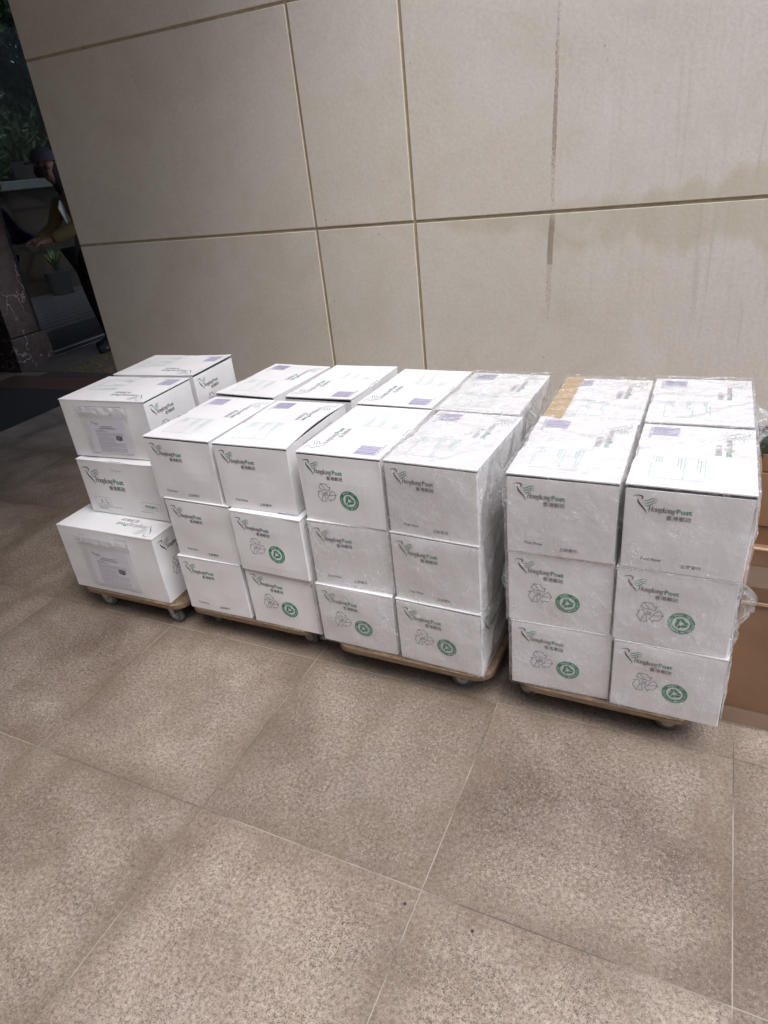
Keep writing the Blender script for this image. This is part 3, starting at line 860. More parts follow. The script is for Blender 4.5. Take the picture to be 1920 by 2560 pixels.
def film_obj(faces, W, L, H, seed, parent, flip, extra=None, top=.2125):
    """faces: string of world-side letters f(ront) r(ight) l(eft) b(ack) t(op), in the carton's unflipped frame"""
    b = MB(); w2, l2 = W/2+.002, L/2+.002
    if 'f' in faces: film_face(b, (-w2, -l2, .002), (2*w2, 0, 0), (0, 0, H), 40, 30, seed, amp=.0028, base=.003)
    if 'b' in faces: film_face(b, (w2, l2, .002), (-2*w2, 0, 0), (0, 0, H), 34, 26, seed+1, amp=.003)
    if 'r' in faces: film_face(b, (w2, -l2, .002), (0, 2*l2, 0), (0, 0, H), 50, 30, seed+2, amp=.0065)
    if 'l' in faces: film_face(b, (-w2, l2, .002), (0, -2*l2, 0), (0, 0, H), 50, 30, seed+3, amp=.0055)
    if 't' in faces: film_face(b, (-w2, -l2, top), (2*w2, 0, 0), (0, 2*l2, 0), 44, 56, seed+4, amp=.0035, base=.0075)
    if extra: extra(b)
    o = b.obj('film_wrap', M['film'], parent, True)
    if flip: o.rotation_euler = (0, 0, math.pi)
    return o

def crumple(b, P, U, V, nrm, size, seed, nu=18, nv=22, pinch=.7):
    """loose bunched film standing off a face as a pleated fan"""
    P, U, V, nrm = Vector(P), Vector(U), Vector(V), Vector(nrm)
    rr_ = random.Random(seed); vs = []
    for j in range(nv+1):
        for i in range(nu+1):
            a, c = i/nu, j/nv
            env = math.sin(math.pi*c)**.8 * math.sin(math.pi*a)**.6
            ple = .5+.5*math.sin(c*19+3*noise.noise(Vector((a*3, c*3, seed))))
            nn = .6*noise.noise(Vector((a*3.5, c*5, seed*2.1)))
            p = P + U*a + V*(.5+(c-.5)*(1-pinch*env*.5))
            p += nrm*(size*env*(.55+.45*ple+.5*nn)) + V*(.05*nn)
            vs.append(p)
    fs = []
    for j in range(nv):
        for i in range(nu):
            q = j*(nu+1)+i; fs.append((q, q+1, q+nu+2, q+nu+1))
    b.add(vs, fs)

# ------------------------------------------------------------------ dollies
def make_dolly(name, x0, x1, y0, y1, yaw, label, wheels):
    cx, cy = (x0+x1)/2, (y0+y1)/2
    t = empty(name, (cx, cy, 0), yaw)
    tag(t, label, 'dolly', 'plywood dollies under the carton stacks')
    W, L = x1-x0, y1-y0
    b = MB(); r = .055; pts = []
    for (sx, sy, a0) in ((1,-1,-90),(1,1,0),(-1,1,90),(-1,-1,180)):
        for k in range(7):
            a = math.radians(a0+k*15)
            pts.append((sx*(W/2-r)+r*math.cos(a), sy*(L/2-r)+r*math.sin(a)))
    n = len(pts); zt, zb = .1055, .0865
    b.add([(x, y, zb) for x, y in pts]+[(x, y, zt) for x, y in pts],
          [(i, (i+1) % n, n+(i+1) % n, n+i) for i in range(n)] + [tuple(range(n, 2*n)), tuple(range(n-1, -1, -1))])
    bevel(b.obj('deck', M['ply'], t), .0015, 1, 50)
    for (wx, wy, ang) in wheels:
        lx, ly = wx-cx, wy-cy
        lx, ly = lx*math.cos(-yaw)-ly*math.sin(-yaw), lx*math.sin(-yaw)+ly*math.cos(-yaw)
        c = MB()
        c.box(-.026, .026, -.022, .022, .0825, .0855); c.cyl((0, 0, .0785), (0,0,1), .016, .009, 20)
        # fork: two tapered cheeks swept back to the axle, bridge on top
        off = .014
        for s in (-1, 1):
            c.add([(-.017,s*.0135,.075),(.017,s*.0135,.075),(off+.008,s*.0135,.028),(off-.008,s*.0135,.028),
                   (-.017,s*.0155,.075),(.017,s*.0155,.075),(off+.008,s*.0155,.028),(off-.008,s*.0155,.028)],
                  [(0,1,2,3),(7,6,5,4),(0,4,5,1),(1,5,6,2),(2,6,7,3),(3,7,4,0)])
        c.box(-.017, .017, -.0155, .0155, .072, .0755)
        c.cyl((off, 0, .033), (0,1,0), .0045, .040, 12)
        ct = c.obj('caster', M['steel'], t)
        ct.location = (lx, ly, 0); ct.rotation_euler = (0, 0, ang-yaw)
        wv = MB()
        prof = [(.0115,-.0095),(.024,-.0100),(.029,-.0095),(.032,-.007),(.033,-.003),(.033,.003),(.032,.007),(.029,.0095),(.024,.0100),(.0115,.0095)]
        ns = 32; vs = []; fs = []
        for k in range(ns):
            a = 2*math.pi*k/ns
            for (rr2, yy) in prof: vs.append((off+rr2*math.cos(a), yy, .033+rr2*math.sin(a)))
        m_ = len(prof)
        for k in range(ns):
            for q in range(m_-1): fs.append((k*m_+q, k*m_+q+1, ((k+1) % ns)*m_+q+1, ((k+1) % ns)*m_+q))
        wv.add(vs, fs); wh = wv.obj('wheel', M['rubber'], ct, True)
        hb = MB(); hb.cyl((off, 0, .033), (0,1,0), .0175, .0235, 24); hb.cyl((off, 0, .033), (0,1,0), .006, .029, 6)
        hb.obj('hub', M['steel'], ct)
    return t

def corners(x0, x1, y0, y1, fr, angs):
    """front casters at given positions, rear ones mirrored"""
    return [(fr[0][0], fr[0][1], angs[0]), (fr[1][0], fr[1][1], angs[1]), (x0+.07, y1-.07, angs[2]), (x1-.07, y1-.07, angs[3])]
make_dolly('dolly', .315, .812, -1.500, -.74, -.02, 'plywood dolly on small casters, leftmost, under the cartons with document pouches',
           corners(.315, .812, -1.5, -.74, ((.374,-1.446),(.715,-1.458)), (.15, -.1, .8, 2.2)))
make_dolly('dolly', .828, 1.345, -1.496, -.70, -.02, 'plywood dolly on casters, second from left, under unwrapped cartons only',
           corners(.828, 1.345, -1.496, -.70, ((.890,-1.425),(1.263,-1.425)), (2.5, -.2, 1.2, .3)))
make_dolly('dolly', 1.437, 1.945, -1.537, -.74, -.03, 'plywood dolly on casters, third from left, under partly film-wrapped cartons',
           corners(1.437, 1.945, -1.537, -.74, ((1.455,-1.45),(1.815,-1.478)), (.3, .1, 2.0, .9)))
make_dolly('dolly', 2.010, 2.475, -1.542, -.78, -.03, 'plywood dolly on casters, rightmost, beside the brown cardboard boxes',
           corners(2.010, 2.475, -1.542, -.78, ((2.034,-1.462),(2.385,-1.475)), (2.8, .0, 1.0, .4)))

# ------------------------------------------------------------------ cartons
GRP = 'white postal cartons stacked on the dollies'
DN = {1: 'leftmost dolly', 2: 'second dolly from left', 3: 'third dolly from left', 4: 'rightmost dolly'}
def place(key, x, y, yaw, level, flip, label, var, film='', extra=None, seed=0, zoff=0.0, lid=None):
    c, s = math.cos(yaw), math.sin(yaw)
    cx = x + c*W0/2 - s*L0/2; cy = y + s*W0/2 + c*L0/2
    z = .107 + level*LV + zoff
    t = empty('postal_carton', (cx, cy, z), yaw)
    tag(t, label, 'carton', GRP)
    bd, ld = VAR[var]
    if level < 2: bd = LOW[var]
    ob = link('body', bd, t); ol = link('lid', lid or ld, t)
    ol.location = (0, 0, H0-.0008)
    if flip: ob.rotation_euler = ol.rotation_euler = (0, 0, math.pi)
    if film: film_obj(film, W0, L0, H0, seed, t, False, extra)
    return t

def L(desc, lvl, stack, d):
    return "%s carton, %s of %s stack on %s" % (desc, lvl, stack, DN[d])
TOP, MID, BOT = 'top', 'middle', 'bottom'
FL, FR, RL, RR = 'front left', 'front right', 'rear left', 'rear right'
Q, S_ = 'without green seal', 'with green seal'
# second dolly
place('2a1', .824,-1.472,-.027, 2, 0, L('unwrapped white', TOP, FL, 2), 0)
place('2a2', .845,-1.476,-.036, 1, 0, L('unwrapped white', MID, FL, 2), 1)
place('2a3', .838,-1.485,-.010, 0, 0, L('unwrapped white', BOT, FL, 2), 2)
place('2b1',1.095,-1.481,-.012, 2, 0, L('unwrapped white', TOP, FR, 2), 3, lid=OPENLID)
place('2b2',1.113,-1.498,-.048, 1, 1, L('green-sealed white', MID, FR, 2), 4)
place('2b3',1.113,-1.490,-.031, 0, 1, L('green-sealed white', BOT, FR, 2), 0)
place('2c', .812,-1.070,-.085, 2, 0, L('unwrapped white', TOP, RL, 2), 1)
place('2d',1.108,-1.080,-.034, 2, 1, L('white', TOP, RR, 2), 3, zoff=.002)
place('2cm', .830,-1.085,-.04, 1, 0, L('white', MID, RL, 2), 2)
place('2cb', .835,-1.090,-.03, 0, 0, L('white', BOT, RL, 2), 4)
place('2dm',1.105,-1.085,-.03, 1, 0, L('white', MID, RR, 2), 1)
place('2db',1.106,-1.090,-.02, 0, 0, L('white', BOT, RR, 2), 0)
# third dolly
place('3a1',1.389,-1.495,-.040, 2, 1, L('unwrapped green-sealed white', TOP, FL, 3), 0)
place('3a2',1.390,-1.502, .004, 1, 0, L('film-wrapped white', MID, FL, 3), 3, 'f', seed=21)
def loose_bot(b):
    film_face(b, (-W0/2-.006, -L0/2-.004, .0), (.0, .10, 0), (0, 0, .2), 8, 20, 77, amp=.01, n=Vector((-1,0,0)))
place('3a3',1.386,-1.511,-.036, 0, 1, L('film-wrapped green-sealed white', BOT, FL, 3), 2, 'f', extra=loose_bot, seed=24)
def ruffle3(b):
    crumple(b, (W0/2+.003, -L0*.30, .03), (0, L0*.2, 0), (0, 0, .17), (1, 0, 0), .045, 31)
place('3b1',1.656,-1.505,-.075, 2, 0, L('film-wrapped white', TOP, FR, 3), 4, 'ftr', seed=30, extra=ruffle3)
place('3b2',1.655,-1.511,-.077, 1, 0, L('film-wrapped white', MID, FR, 3), 1, 'fr', seed=36)
place('3b3',1.655,-1.522,-.063, 0, 1, L('film-wrapped green-sealed white', BOT, FR, 3), 3, 'fr', seed=42)
place('3c',1.393,-1.104,-.058, 2, 1, L('unwrapped white', TOP, RL, 3), 0)
def ruffle3d(b):
    crumple(b, (W0/2+.003, -L0*.50, .06), (0, L0*.5, 0), (0, 0, .16), (1, 0, 0), .035, 33)
place('3d',1.668,-1.128,-.045, 2, 0, L('film-wrapped white', TOP, RR, 3), 2, 'ftr', seed=50, extra=ruffle3d)
place('3cm',1.394,-1.115,-.03, 1, 0, L('white', MID, RL, 3), 2)
place('3cb',1.394,-1.120,-.03, 0, 0, L('white', BOT, RL, 3), 4)
place('3dm',1.665,-1.128,-.05, 1, 0, L('film-wrapped white', MID, RR, 3), 0, 'r', seed=54)
place('3db',1.665,-1.132,-.05, 0, 0, L('film-wrapped white', BOT, RR, 3), 1, 'r', seed=57)
# rightmost dolly
def spark(b):
    crumple(b, (-W0/2-.003, -L0*.46, .03), (0, L0*.25, 0), (0, 0, .13), (-1, 0, 0), .030, 61)
place('4a1',1.983,-1.525,-.020, 2, 0, L('film-wrapped white', TOP, FL, 4), 3, 'ftl', seed=60)
place('4a2',1.984,-1.523,-.001, 1, 1, L('film-wrapped green-sealed white', MID, FL, 4), 0, 'fl', seed=66, extra=spark)
place('4a3',1.991,-1.527, .001, 0, 1, L('film-wrapped green-sealed white', BOT, FL, 4), 2, 'fl', seed=70)
def flare_t(b):
    crumple(b, (W0/2+.002, -L0*.45, .02), (0, L0*.6, 0), (0, 0, .19), (1, 0, 0), .014, 83)
place('4b1',2.252,-1.532,-.031, 2, 0, L('film-wrapped white', TOP, FR, 4), 1, 'ftr', seed=80, extra=flare_t)
def flare(b):
    crumple(b, (W0/2+.002, -L0*.50, .06), (0, L0*.22, 0), (0, 0, .15), (1, 0, 0), .050, 88, pinch=1.5)
    crumple(b, (W0/2+.002, -L0*.50, .0), (0, L0*.12, 0), (0, 0, .12), (1, 0, 0), .018, 89)
place('4b2',2.247,-1.532,-.027, 1, 1, L('film-wrapped green-sealed white', MID, FR, 4), 4, 'fr', seed=86, extra=flare)
place('4b3',2.253,-1.536,-.032, 0, 1, L('film-wrapped green-sealed white', BOT, FR, 4), 1, 'fr', seed=92)
tp = place('4c',1.994,-1.163,-.022, 2, 0, L('film-wrapped tan-taped white', TOP, RL, 4), 0, 'tl', seed=100)
b = MB()
b.add([(-W0/2-.0022,-L0/2-.001,.0),(-W0/2-.0022,L0/2+.001,.0),(-W0/2-.0022,L0/2+.001,.2135),(-W0/2-.0022,-L0/2-.001,.2135),
       (-W0/2+.054,-L0/2-.001,.2175),(-W0/2+.054,L0/2+.001,.2175)], [(0,3,2,1),(3,4,5,2)])
o = b.obj('packing_tape', M['tan_tape'], tp)
def puff(b):
    crumple(b, (W0/2+.002, -L0*.20, .06), (0, L0*.24, 0), (0, 0, .17), (1, 0, .15), .055, 105, pinch=.5)
place('4d',2.262,-1.146,-.020, 2, 0, L('film-wrapped white', TOP, RR, 4), 2, 'ftr', seed=104, extra=puff)
place('4cm',1.994,-1.160,-.02, 1, 0, L('film-wrapped white', MID, RL, 4), 3, 'l', seed=110)
place('4cb',1.996,-1.160,-.02, 0, 0, L('film-wrapped white', BOT, RL, 4), 4, 'l', seed=114)
place('4dm',2.261,-1.150,-.02, 1, 0, L('film-wrapped white', MID, RR, 4), 1, 'r', seed=118)
place('4db',2.261,-1.150,-.02, 0, 0, L('film-wrapped white', BOT, RR, 4), 2, 'r', seed=121)

# leftmost dolly: cartons turned sideways (local -Y end looks to world -X)
def place_side(x, y, ang, z, label, var=0, mesh=None, turn=-math.pi/2, dims=(W0, L0)):
    """x, y: front-left corner in plan; turn -90: +X side faces the viewer, +90: -X side"""
    Wd, Ln = dims
    c, s = math.cos(ang), math.sin(ang)
    cx = x + c*Ln/2 - s*Wd/2; cy = y + s*Ln/2 + c*Wd/2
    t = empty('postal_carton', (cx, cy, z), ang + turn)
    tag(t, label, 'carton', GRP)
    bd, ld = mesh or VAR[var]
    link('body', bd, t); ol = link('lid', ld, t)
    ol.location = (0, 0, (H0 if not mesh else BIGH-.003)-.0008)
    return t
t1b = place_side(.297, -1.487, -.012, .107, 'largest white carton, pouch on its front, at bottom left on leftmost dolly', mesh=BIG, dims=(BIGW, BIGL))
zb = .107 + BIGH + .004
t1m = place_side(.370, -1.372, -.012, zb, 'white carton marked PP8(M1), between two cartons with pouches', 1, turn=math.pi/2)
t1t = place_side(.358, -1.350, .035, zb+LV+.003, 'white carton with document pouch, topmost front one on leftmost dolly', 2)
place_side(.345, -1.068, .035, zb+LV+.003, 'white carton at top rear of leftmost dolly, nearest the stone wall', 3)
place_side(.345, -1.075, .02, zb, 'white carton under the top rear one on leftmost dolly', 4)
link_b = place_side(.297, -1.198, .01, .107, 'large white carton at bottom rear of leftmost dolly', mesh=BIG, dims=(BIGW, BIGL))

def pouch(t, W, Ln, H, s0, s1, z0, z1, k):
    """document pouch taped to the +X side"""
    X = W/2 + .0045
    # sheet of paper inside
    b = MB(); rr_ = random.Random(4)
    y0, y1 = -Ln/2+s0, -Ln/2+s1
    py0, py1, pz0, pz1 = y0+.016*k, y1-.008*k, z0+.004, z0+(z1-z0)*.80
    b.add([(X, py0, pz0), (X, py1, pz0), (X, py1, pz1), (X, py0, pz1)], [(0,1,2,3)], 0)
    def put(a, mi): b.add([(X+.0005, py0+x, pz0+y) for x, y in a[0]], a[1], mi)
    PW, PH = py1-py0, pz1-pz0
    for m_, a in shift(logo(k*.30), PW*.07, PH*.93): put(a, 4 if m_ == INK else 5)
    def line(x0, x1, y, w, mi=4):
        x = x0
        while x < x1:
            wl = rr_.uniform(.0015, .005); put(strip(x, y, min(x+wl, x1), w), mi); x += wl+.0009
    line(PW*.32, PW*.66, PH*.775, .0030); line(PW*.27, PW*.73, PH*.725, .0026)
    put(strip(PW*.27, PH*.705, PW*.73, .0006), 4)
    line(PW*.16, PW*.38, PH*.665, .0018); line(PW*.16, PW*.48, PH*.63, .0014)
    yy = PH*.58
    for i in range(18):
        xe = PW*.62 if 4 <= i <= 8 else (PW*.90 if i % 5 != 3 else PW*.45)
        line(PW*.16, xe, yy, .0009 if i % 2 else .0012)
        yy -= PH*.030 if i % 4 != 3 else PH*.037
    # little picture of a carton
    bx, by = PW*.67, PH*.40
    put(([(bx, by), (bx+PW*.10, by-PH*.03), (bx+PW*.10, by+PH*.075), (bx, by+PH*.10)], [(0,1,2,3)]), 2)
    put(([(bx+PW*.10, by-PH*.03), (bx+PW*.18, by), (bx+PW*.18, by+PH*.10), (bx+PW*.10, by+PH*.075)], [(0,1,2,3)]), 3)
    put(([(bx, by+PH*.10), (bx+PW*.10, by+PH*.075), (bx+PW*.18, by+PH*.10), (bx+PW*.08, by+PH*.125)], [(0,1,2,3)]), 2)
    greyd = M.get('pg') or M.setdefault('pg', simple('printed_grey', (.16,.14,.16), .6))
    greyd2 = M.get('pg2') or M.setdefault('pg2', simple('printed_dark_grey', (.08,.07,.08), .6))
    # clear pouch, rippled
    q = MB(); n1, n2 = 30, 34
    def sheet_(ya, yb, za, zc, base, amp, seed):
        vs = []
        for j in range(n2+1):
            for i in range(n1+1):
                a, c = i/n1, j/n2
                d = base + amp*abs(noise.noise(Vector((a*5+seed, c*4, seed)))) * math.sin(math.pi*a)**.4
                vs.append((X+d, ya+(yb-ya)*a, za+(zc-za)*c))
        q.add(vs, [(j*(n1+1)+i, j*(n1+1)+i+1, (j+1)*(n1+1)+i+1, (j+1)*(n1+1)+i) for j in range(n2) for i in range(n1)])
    sheet_(y0-.012, y1+.016, z0-.004, z1, .0022, .004, 3)
    po = q.obj('document_pouch', M['pouch'], t, True)
    pp = b.obj('paper_sheet', [M['paper'], M['ink'], greyd, greyd2, M['grey'], M['green']], po)
    # frosted tape strip across the pouch mouth
    q = MB()
    n1, n2 = 40, 6
    vs = []
    for j in range(n2+1):
        for i in range(n1+1):
            a, c = i/n1, j/n2
            d = .0065 + .0035*abs(math.sin(a*17+noise.noise(Vector((a*4, 0, k)))*4)) * c + .002*noise.noise(Vector((a*9, c*3, 2)))
            vs.append((X+d, y0-.018+(y1-y0+.044)*a, z1-.012+.026*c-.006*a))
    q.add(vs, [(j*(n1+1)+i, j*(n1+1)+i+1, (j+1)*(n1+1)+i+1, (j+1)*(n1+1)+i) for j in range(n2) for i in range(n1)])
    q.obj('tape_strip', M['frost_tape'], po, True)
# extents measured along the visible long side, from its left end
pouch(t1t, W0, L0, H0, L0*.245, L0*.74, .016, .180, .95)
pouch(t1b, BIGW, BIGL, BIGH, BIGL*.235, BIGL*.705, .030, .225, 1.15)

# ------------------------------------------------------------------ brown boxes at right
def brown_box(name, label, x0, x1, y0, y1, h, flap, tape=True, lean=.06, low=True):
    t = empty(name, ((x0+x1)/2, (y0+y1)/2, 0), -.035)
    tag(t, label, 'cardboard box')
    W, Ln = x1-x0, y1-y0
    b = MB()
    # sides with slight bow
    n = 10
    for side in range(4):
        A = W if side % 2 == 0 else Ln
        vs = []
        for j in range(n+1):
            for i in range(n+1):
                s = A*i/n; z = .002+h*j/n
                d = .006*math.sin(math.pi*i/n)*math.sin(math.pi*j/n)
                if side == 0: p = (-W/2+s, -Ln/2-d, z)
                elif side == 1: p = (W/2+d, -Ln/2+s, z)
                elif side == 2: p = (W/2-s, Ln/2+d, z)
                else: p = (-W/2-d, Ln/2-s, z)
                vs.append(p)
        b.add(vs, [(j*(n+1)+i, j*(n+1)+i+1, (j+1)*(n+1)+i+1, (j+1)*(n+1)+i) for j in range(n) for i in range(n)])
    b.add([(-W/2,-Ln/2,.002),(W/2,-Ln/2,.002),(W/2,Ln/2,.002),(-W/2,Ln/2,.002)], [(0,3,2,1)])
    zi = h-.06
    b.add([(-W/2,-Ln/2,zi),(W/2,-Ln/2,zi),(W/2,Ln/2,zi),(-W/2,Ln/2,zi)], [(0,1,2,3)])
    o = b.obj('body', M['kraft'], t)
    fl = MB(); tt = .004
    def flp(a, c, out, g1, g2):
        """open flap standing above edge a-c"""
        a, c, out = Vector(a), Vector(c), Vector(out)
        d = (c-a).normalized()
        p = [a+d*g1, c-d*g2, c-d*(g2+.006)+out*lean+Vector((0,0,flap)), a+d*(g1+.006)+out*lean+Vector((0,0,flap))]
        q = [v-out.normalized()*tt for v in p]
        fl.add(p+q, [(0,1,2,3),(7,6,5,4),(0,4,5,1),(1,5,6,2),(2,6,7,3),(3,7,4,0)])
    flp((-W/2,-Ln/2,h+.003),(W/2,-Ln/2,h+.003),(0,-1,0),0,0)
    flp((-W/2,Ln/2,h+.003),(-W/2,-Ln/2,h+.003),(-1,0,0),.004,.012)
    flp((W/2,Ln/2,h+.003),(-W/2,Ln/2,h+.003),(0,1,0),0,0)
    fo = fl.obj('flap', M['kraft'], t)
    e = MB(); rr_ = random.Random(8); xx = -W/2
    while xx < W/2-.02:
        wl = rr_.uniform(.012, .05); zt = h+flap+.003
        e.box(xx, min(xx+wl, W/2), -Ln/2-lean-.0015, -Ln/2-lean+.0055, zt, zt+rr_.uniform(.001, .004)); xx += wl
    e.box(-W/2, W/2, -Ln/2-.0075, -Ln/2-.0035, h-.002, h+.0045)
    e.obj('torn_edge', M['core'], t)
    if tape:
        q = MB()
        z0, z1 = h+flap*.35, h+flap*.72
        def strip_(y, za, zb_, mi=0):
            q.add([(-W/2-.012, y, za), (W/2, y, za-.004), (W/2, y, zb_-.004), (-W/2-.012, y, zb_)], [(0,1,2,3)])
        yl = -Ln/2-.006
        strip_(yl-lean*.5, z0, z1)
        q.add([(-W/2-.012, yl-lean*.5, z0), (-W/2-.012, yl-lean*.5, z1), (-W/2-.02, yl+.12, z1-.01), (-W/2-.02, yl+.12, z0-.01)], [(0,1,2,3)])
        q.obj('clear_tape', M['cleartape'], t)
        if low:
            q = MB(); q.add([(-W/2-.002, -Ln/2-.0085, .004), (W/2, -Ln/2-.0085, .004), (W/2, -Ln/2-.0085, .050), (-W/2-.002, -Ln/2-.0085, .062)], [(0,1,2,3)])
            q.obj('clear_tape', M['cleartape'], t)
    return t
brown_box('cardboard_box', 'tall brown cardboard box with open flaps and clear tape, right of the cartons', 2.535, 3.05, -1.412, -1.02, .395, .155, lean=.018)
brown_box('cardboard_box', 'dark brown cardboard box behind the taped one, against the wall plinth', 2.590, 3.12, -.98, -.70, .42, .055, tape=False, lean=.004)

# ------------------------------------------------------------------ entrance at far left
# glass facade
gt = empty('glass_facade', (-3.46, 3.4, 0)); tag(gt, 'dark tinted glass shopfront beyond the left end of the stone wall', 'glass wall')
b = MB(); b.box(-.006, .006, -1.66, 2.0, .07, 3.39); b.obj('pane', M['glass'], gt)
b = MB(); b.box(-.03, .03, -1.66, 2.0, .0, .07); b.box(-.025, .025, -1.70, -1.661, 0, 3.39); bevel(b.obj('frame', M['frame'], gt), .003)
b = MB(); b.box(.031, .036, -1.64, 2.0, .052, .060); b.box(.031, .034, -1.64, 2.0, .012, .016); b.obj('trim', M['alu'], gt)
# marble pillar
pt_ = empty('marble_pillar', (-3.56, 1.49, 0)); tag(pt_, 'dark brown veined marble pillar on a block base at far left', 'pillar')
b = MB(); b.box(-.24, .24, -.20, .21, 0, .30); bevel(b.obj('base', M['marble'], pt_), .006)
b = MB(); b.box(-.19, .19, -.155, .165, .301, 3.39); bevel(b.obj('shaft', M['marble'], pt_), .006)
# side return wall left of the pillar
b = MB(); b.box(-3.9, -3.62, -6.0, 1.27, 0, 3.39)
tag(b.obj('side_wall', M['frame']), 'black side wall left of the marble pillar, half out of view', 'wall')

# solid courtyard built behind the glass in place of its reflections
def reflected_courtyard_floor():
    m = N('reflected_courtyard_tiles'); o = m.tc.outputs['Object']
    sp = m.n('ShaderNodeSeparateXYZ', {0: o})
    wv = m.math('GREATER_THAN', m.math('FRACT', m.math('MULTIPLY', sp.outputs[0], 4.5)), 0.42)
    nz = m.noise(o, 3, 3)
    col = m.mix(m.math('MULTIPLY', wv, m.math('GREATER_THAN', m.math('MULTIPLY', sp.outputs[0], -1.0), 4.6)), (0.050, 0.062, 0.066), (0.19, 0.17, 0.20))
    col = m.mix(m.math('MULTIPLY', nz, .3), col, (0.03, 0.03, 0.03))
    return m.done(m.bsdf(col=col, rough=0.3))
sheet('reflected_paving', -9.0, -3.50, 1.7, 14.0, 0.0045, reflected_courtyard_floor())
gw = empty('reflected_garden_wall', (-7.6, 7.0, 0)); tag(gw, 'low dark stone garden wall with pale coping, standing in for a reflection', 'wall')
b = MB(); b.box(-.2, .2, -5, 6, 0, 1.55); b.obj('stonework', M['brickwall'], gw)
b = MB(); b.box(-.28, .28, -5, 6, 1.551, 1.68); bevel(b.obj('coping', M['coping'], gw), .01)
for i, (yy, lb) in enumerate([(4.95, 'pale square planter on the reflected garden wall, nearer the pillar'), (5.75, 'pale square planter on the reflected garden wall, nearer the person')]):
    b = MB(); z0 = 1.68
    b.add([(-.11,-.11,0),(.11,-.11,0),(.11,.11,0),(-.11,.11,0),(-.14,-.14,.26),(.14,-.14,.26),(.14,.14,.26),(-.14,.14,.26),(-.12,-.12,.26),(.12,-.12,.26),(.12,.12,.26),(-.12,.12,.26),(-.12,-.12,.20),(.12,-.12,.20),(.12,.12,.20),(-.12,.12,.20)],
          [(0,3,2,1),(0,1,5,4),(1,2,6,5),(2,3,7,6),(3,0,4,7),(4,5,9,8),(5,6,10,9),(6,7,11,10),(7,4,8,11),(8,9,13,12),(9,10,14,13),(10,11,15,14),(11,8,12,15),(12,13,14,15)])
    o = b.obj('planter', M['pot']); o.location = (-7.55, yy, z0); o['group'] = 'planters on the reflected garden wall'
    tag(o, lb, 'planter')

def leaves(b, c, rad, n, size, rr_, mi=0, clumps=30):
    cl = []
    for _ in range(clumps):
        while True:
            p = Vector((rr_.uniform(-1,1), rr_.uniform(-1,1), rr_.uniform(-1,1)))
            if p.length < 1: break
        cl.append((Vector((p.x*rad[0], p.y*rad[1], p.z*rad[2])), rr_.uniform(.12, .3)*max(rad)))
    for i in range(n):
        cc, cr = rr_.choice(cl)
        p = Vector(c) + cc + Vector((rr_.gauss(0, .45), rr_.gauss(0, .45), rr_.gauss(0, .40)))*cr
        q = Euler((rr_.uniform(0, 6.3), rr_.uniform(0, 6.3), rr_.uniform(0, 6.3))).to_quaternion()
        s = size*rr_.uniform(.6, 1.3)
        vs = [p+q @ Vector(v) for v in ((-s,0,0),(0,-s*.32,s*.05),(s,0,0),(0,s*.32,s*.05))]
        b.add(vs, [(0,1,2,3)], mi)
def tree(x, y, h, rad, n, size, seed, label, mat):
    rr_ = random.Random(seed)
    t = empty('reflected_tree', (x, y, 0)); tag(t, label, 'tree', 'reflected trees behind the garden wall')
    b = MB(); b.tube([(0,0,0),(.1,.05,h*.35),(.0,.1,h*.6),(.1,0,h*.85)], [.14,.11,.08,.03], 10)
    for k in range(7):
        a = k*.9; z = h*(.35+.06*k)
        b.tube([(0,.05,z),(math.cos(a)*rad[0]*.5, math.sin(a)*rad[1]*.5, z+.4),(math.cos(a)*rad[0]*.8, math.sin(a)*rad[1]*.8, z+.9)], [.05,.03,.01], 6)
    b.obj('trunk', M['bark'], t, True)
    b = MB(); leaves(b, (0,0,h*.72), rad, n, size, rr_)
    b.obj('crown', mat, t)
tree(-9.0, 6.9, 4.6, (1.2, 1.5, 2.1), 9000, .11, 3, 'dense dark tree nearest the marble pillar, reflected in the glass', M['leaf'])
tree(-9.3, 9.0, 4.8, (1.5, 1.6, 2.2), 9000, .11, 4, 'broad dark tree furthest right, reflected in the glass', M['leaf'])
tree(-10.9, 8.2, 4.2, (1.5, 2.4, 2.2), 9000, .12, 6, 'dark reflected tree standing behind the two nearer trees', M['leaf'])
def shrub(x, y, z, r, n, seed, label, mat, size=.07):
    rr_ = random.Random(seed); b = MB()
    for k in range(46):
        a = rr_.uniform(0, 6.28); tl = rr_.uniform(.5, 1.0)*r*2.0
        p0 = Vector((0,0,0)); d = Vector((math.cos(a), math.sin(a), 0))
        pts = [p0 + d*(tl*.5*(u/5)) + Vector((0,0, tl*(u/5)*(1.25-.75*u/5))) for u in range(6)]
        for u in range(5):
            sd_ = Vector((-d.y, d.x, 0))*(.018*(1-u/5.5)); sd2 = Vector((-d.y, d.x, 0))*(.018*(1-(u+1)/5.5))
            b.add([pts[u]-sd_, pts[u]+sd_, pts[u+1]+sd2, pts[u+1]-sd2], [(0,1,2,3)])
    o = b.obj('reflected_shrub', mat); o.location = (x, y, z)
    tag(o, label, 'shrub', 'shrubs in the reflected courtyard')
shrub(-7.7, 3.9, 1.68, .45, 0, 7, 'spiky grass shrub on the reflected garden wall at the left edge', M['leaf'])
shrub(-7.8, 5.35, 1.68, .42, 0, 9, 'spiky reflected grass shrub between the two pale planters', M['leaf'])
shrub(-7.0, 5.25, .35, .33, 0, 8, 'bright green shrub in front of the reflected garden wall', M['leaf2'])
b = MB()
b.cyl((0,0,.175), (0,0,1), .16, .35, 20, r2=.20)
o = b.obj('reflected_pot', M['pot']); o.location = (-7.0, 5.25, 0.005); tag(o, 'grey pot holding the bright green shrub, reflected in the glass', 'pot')

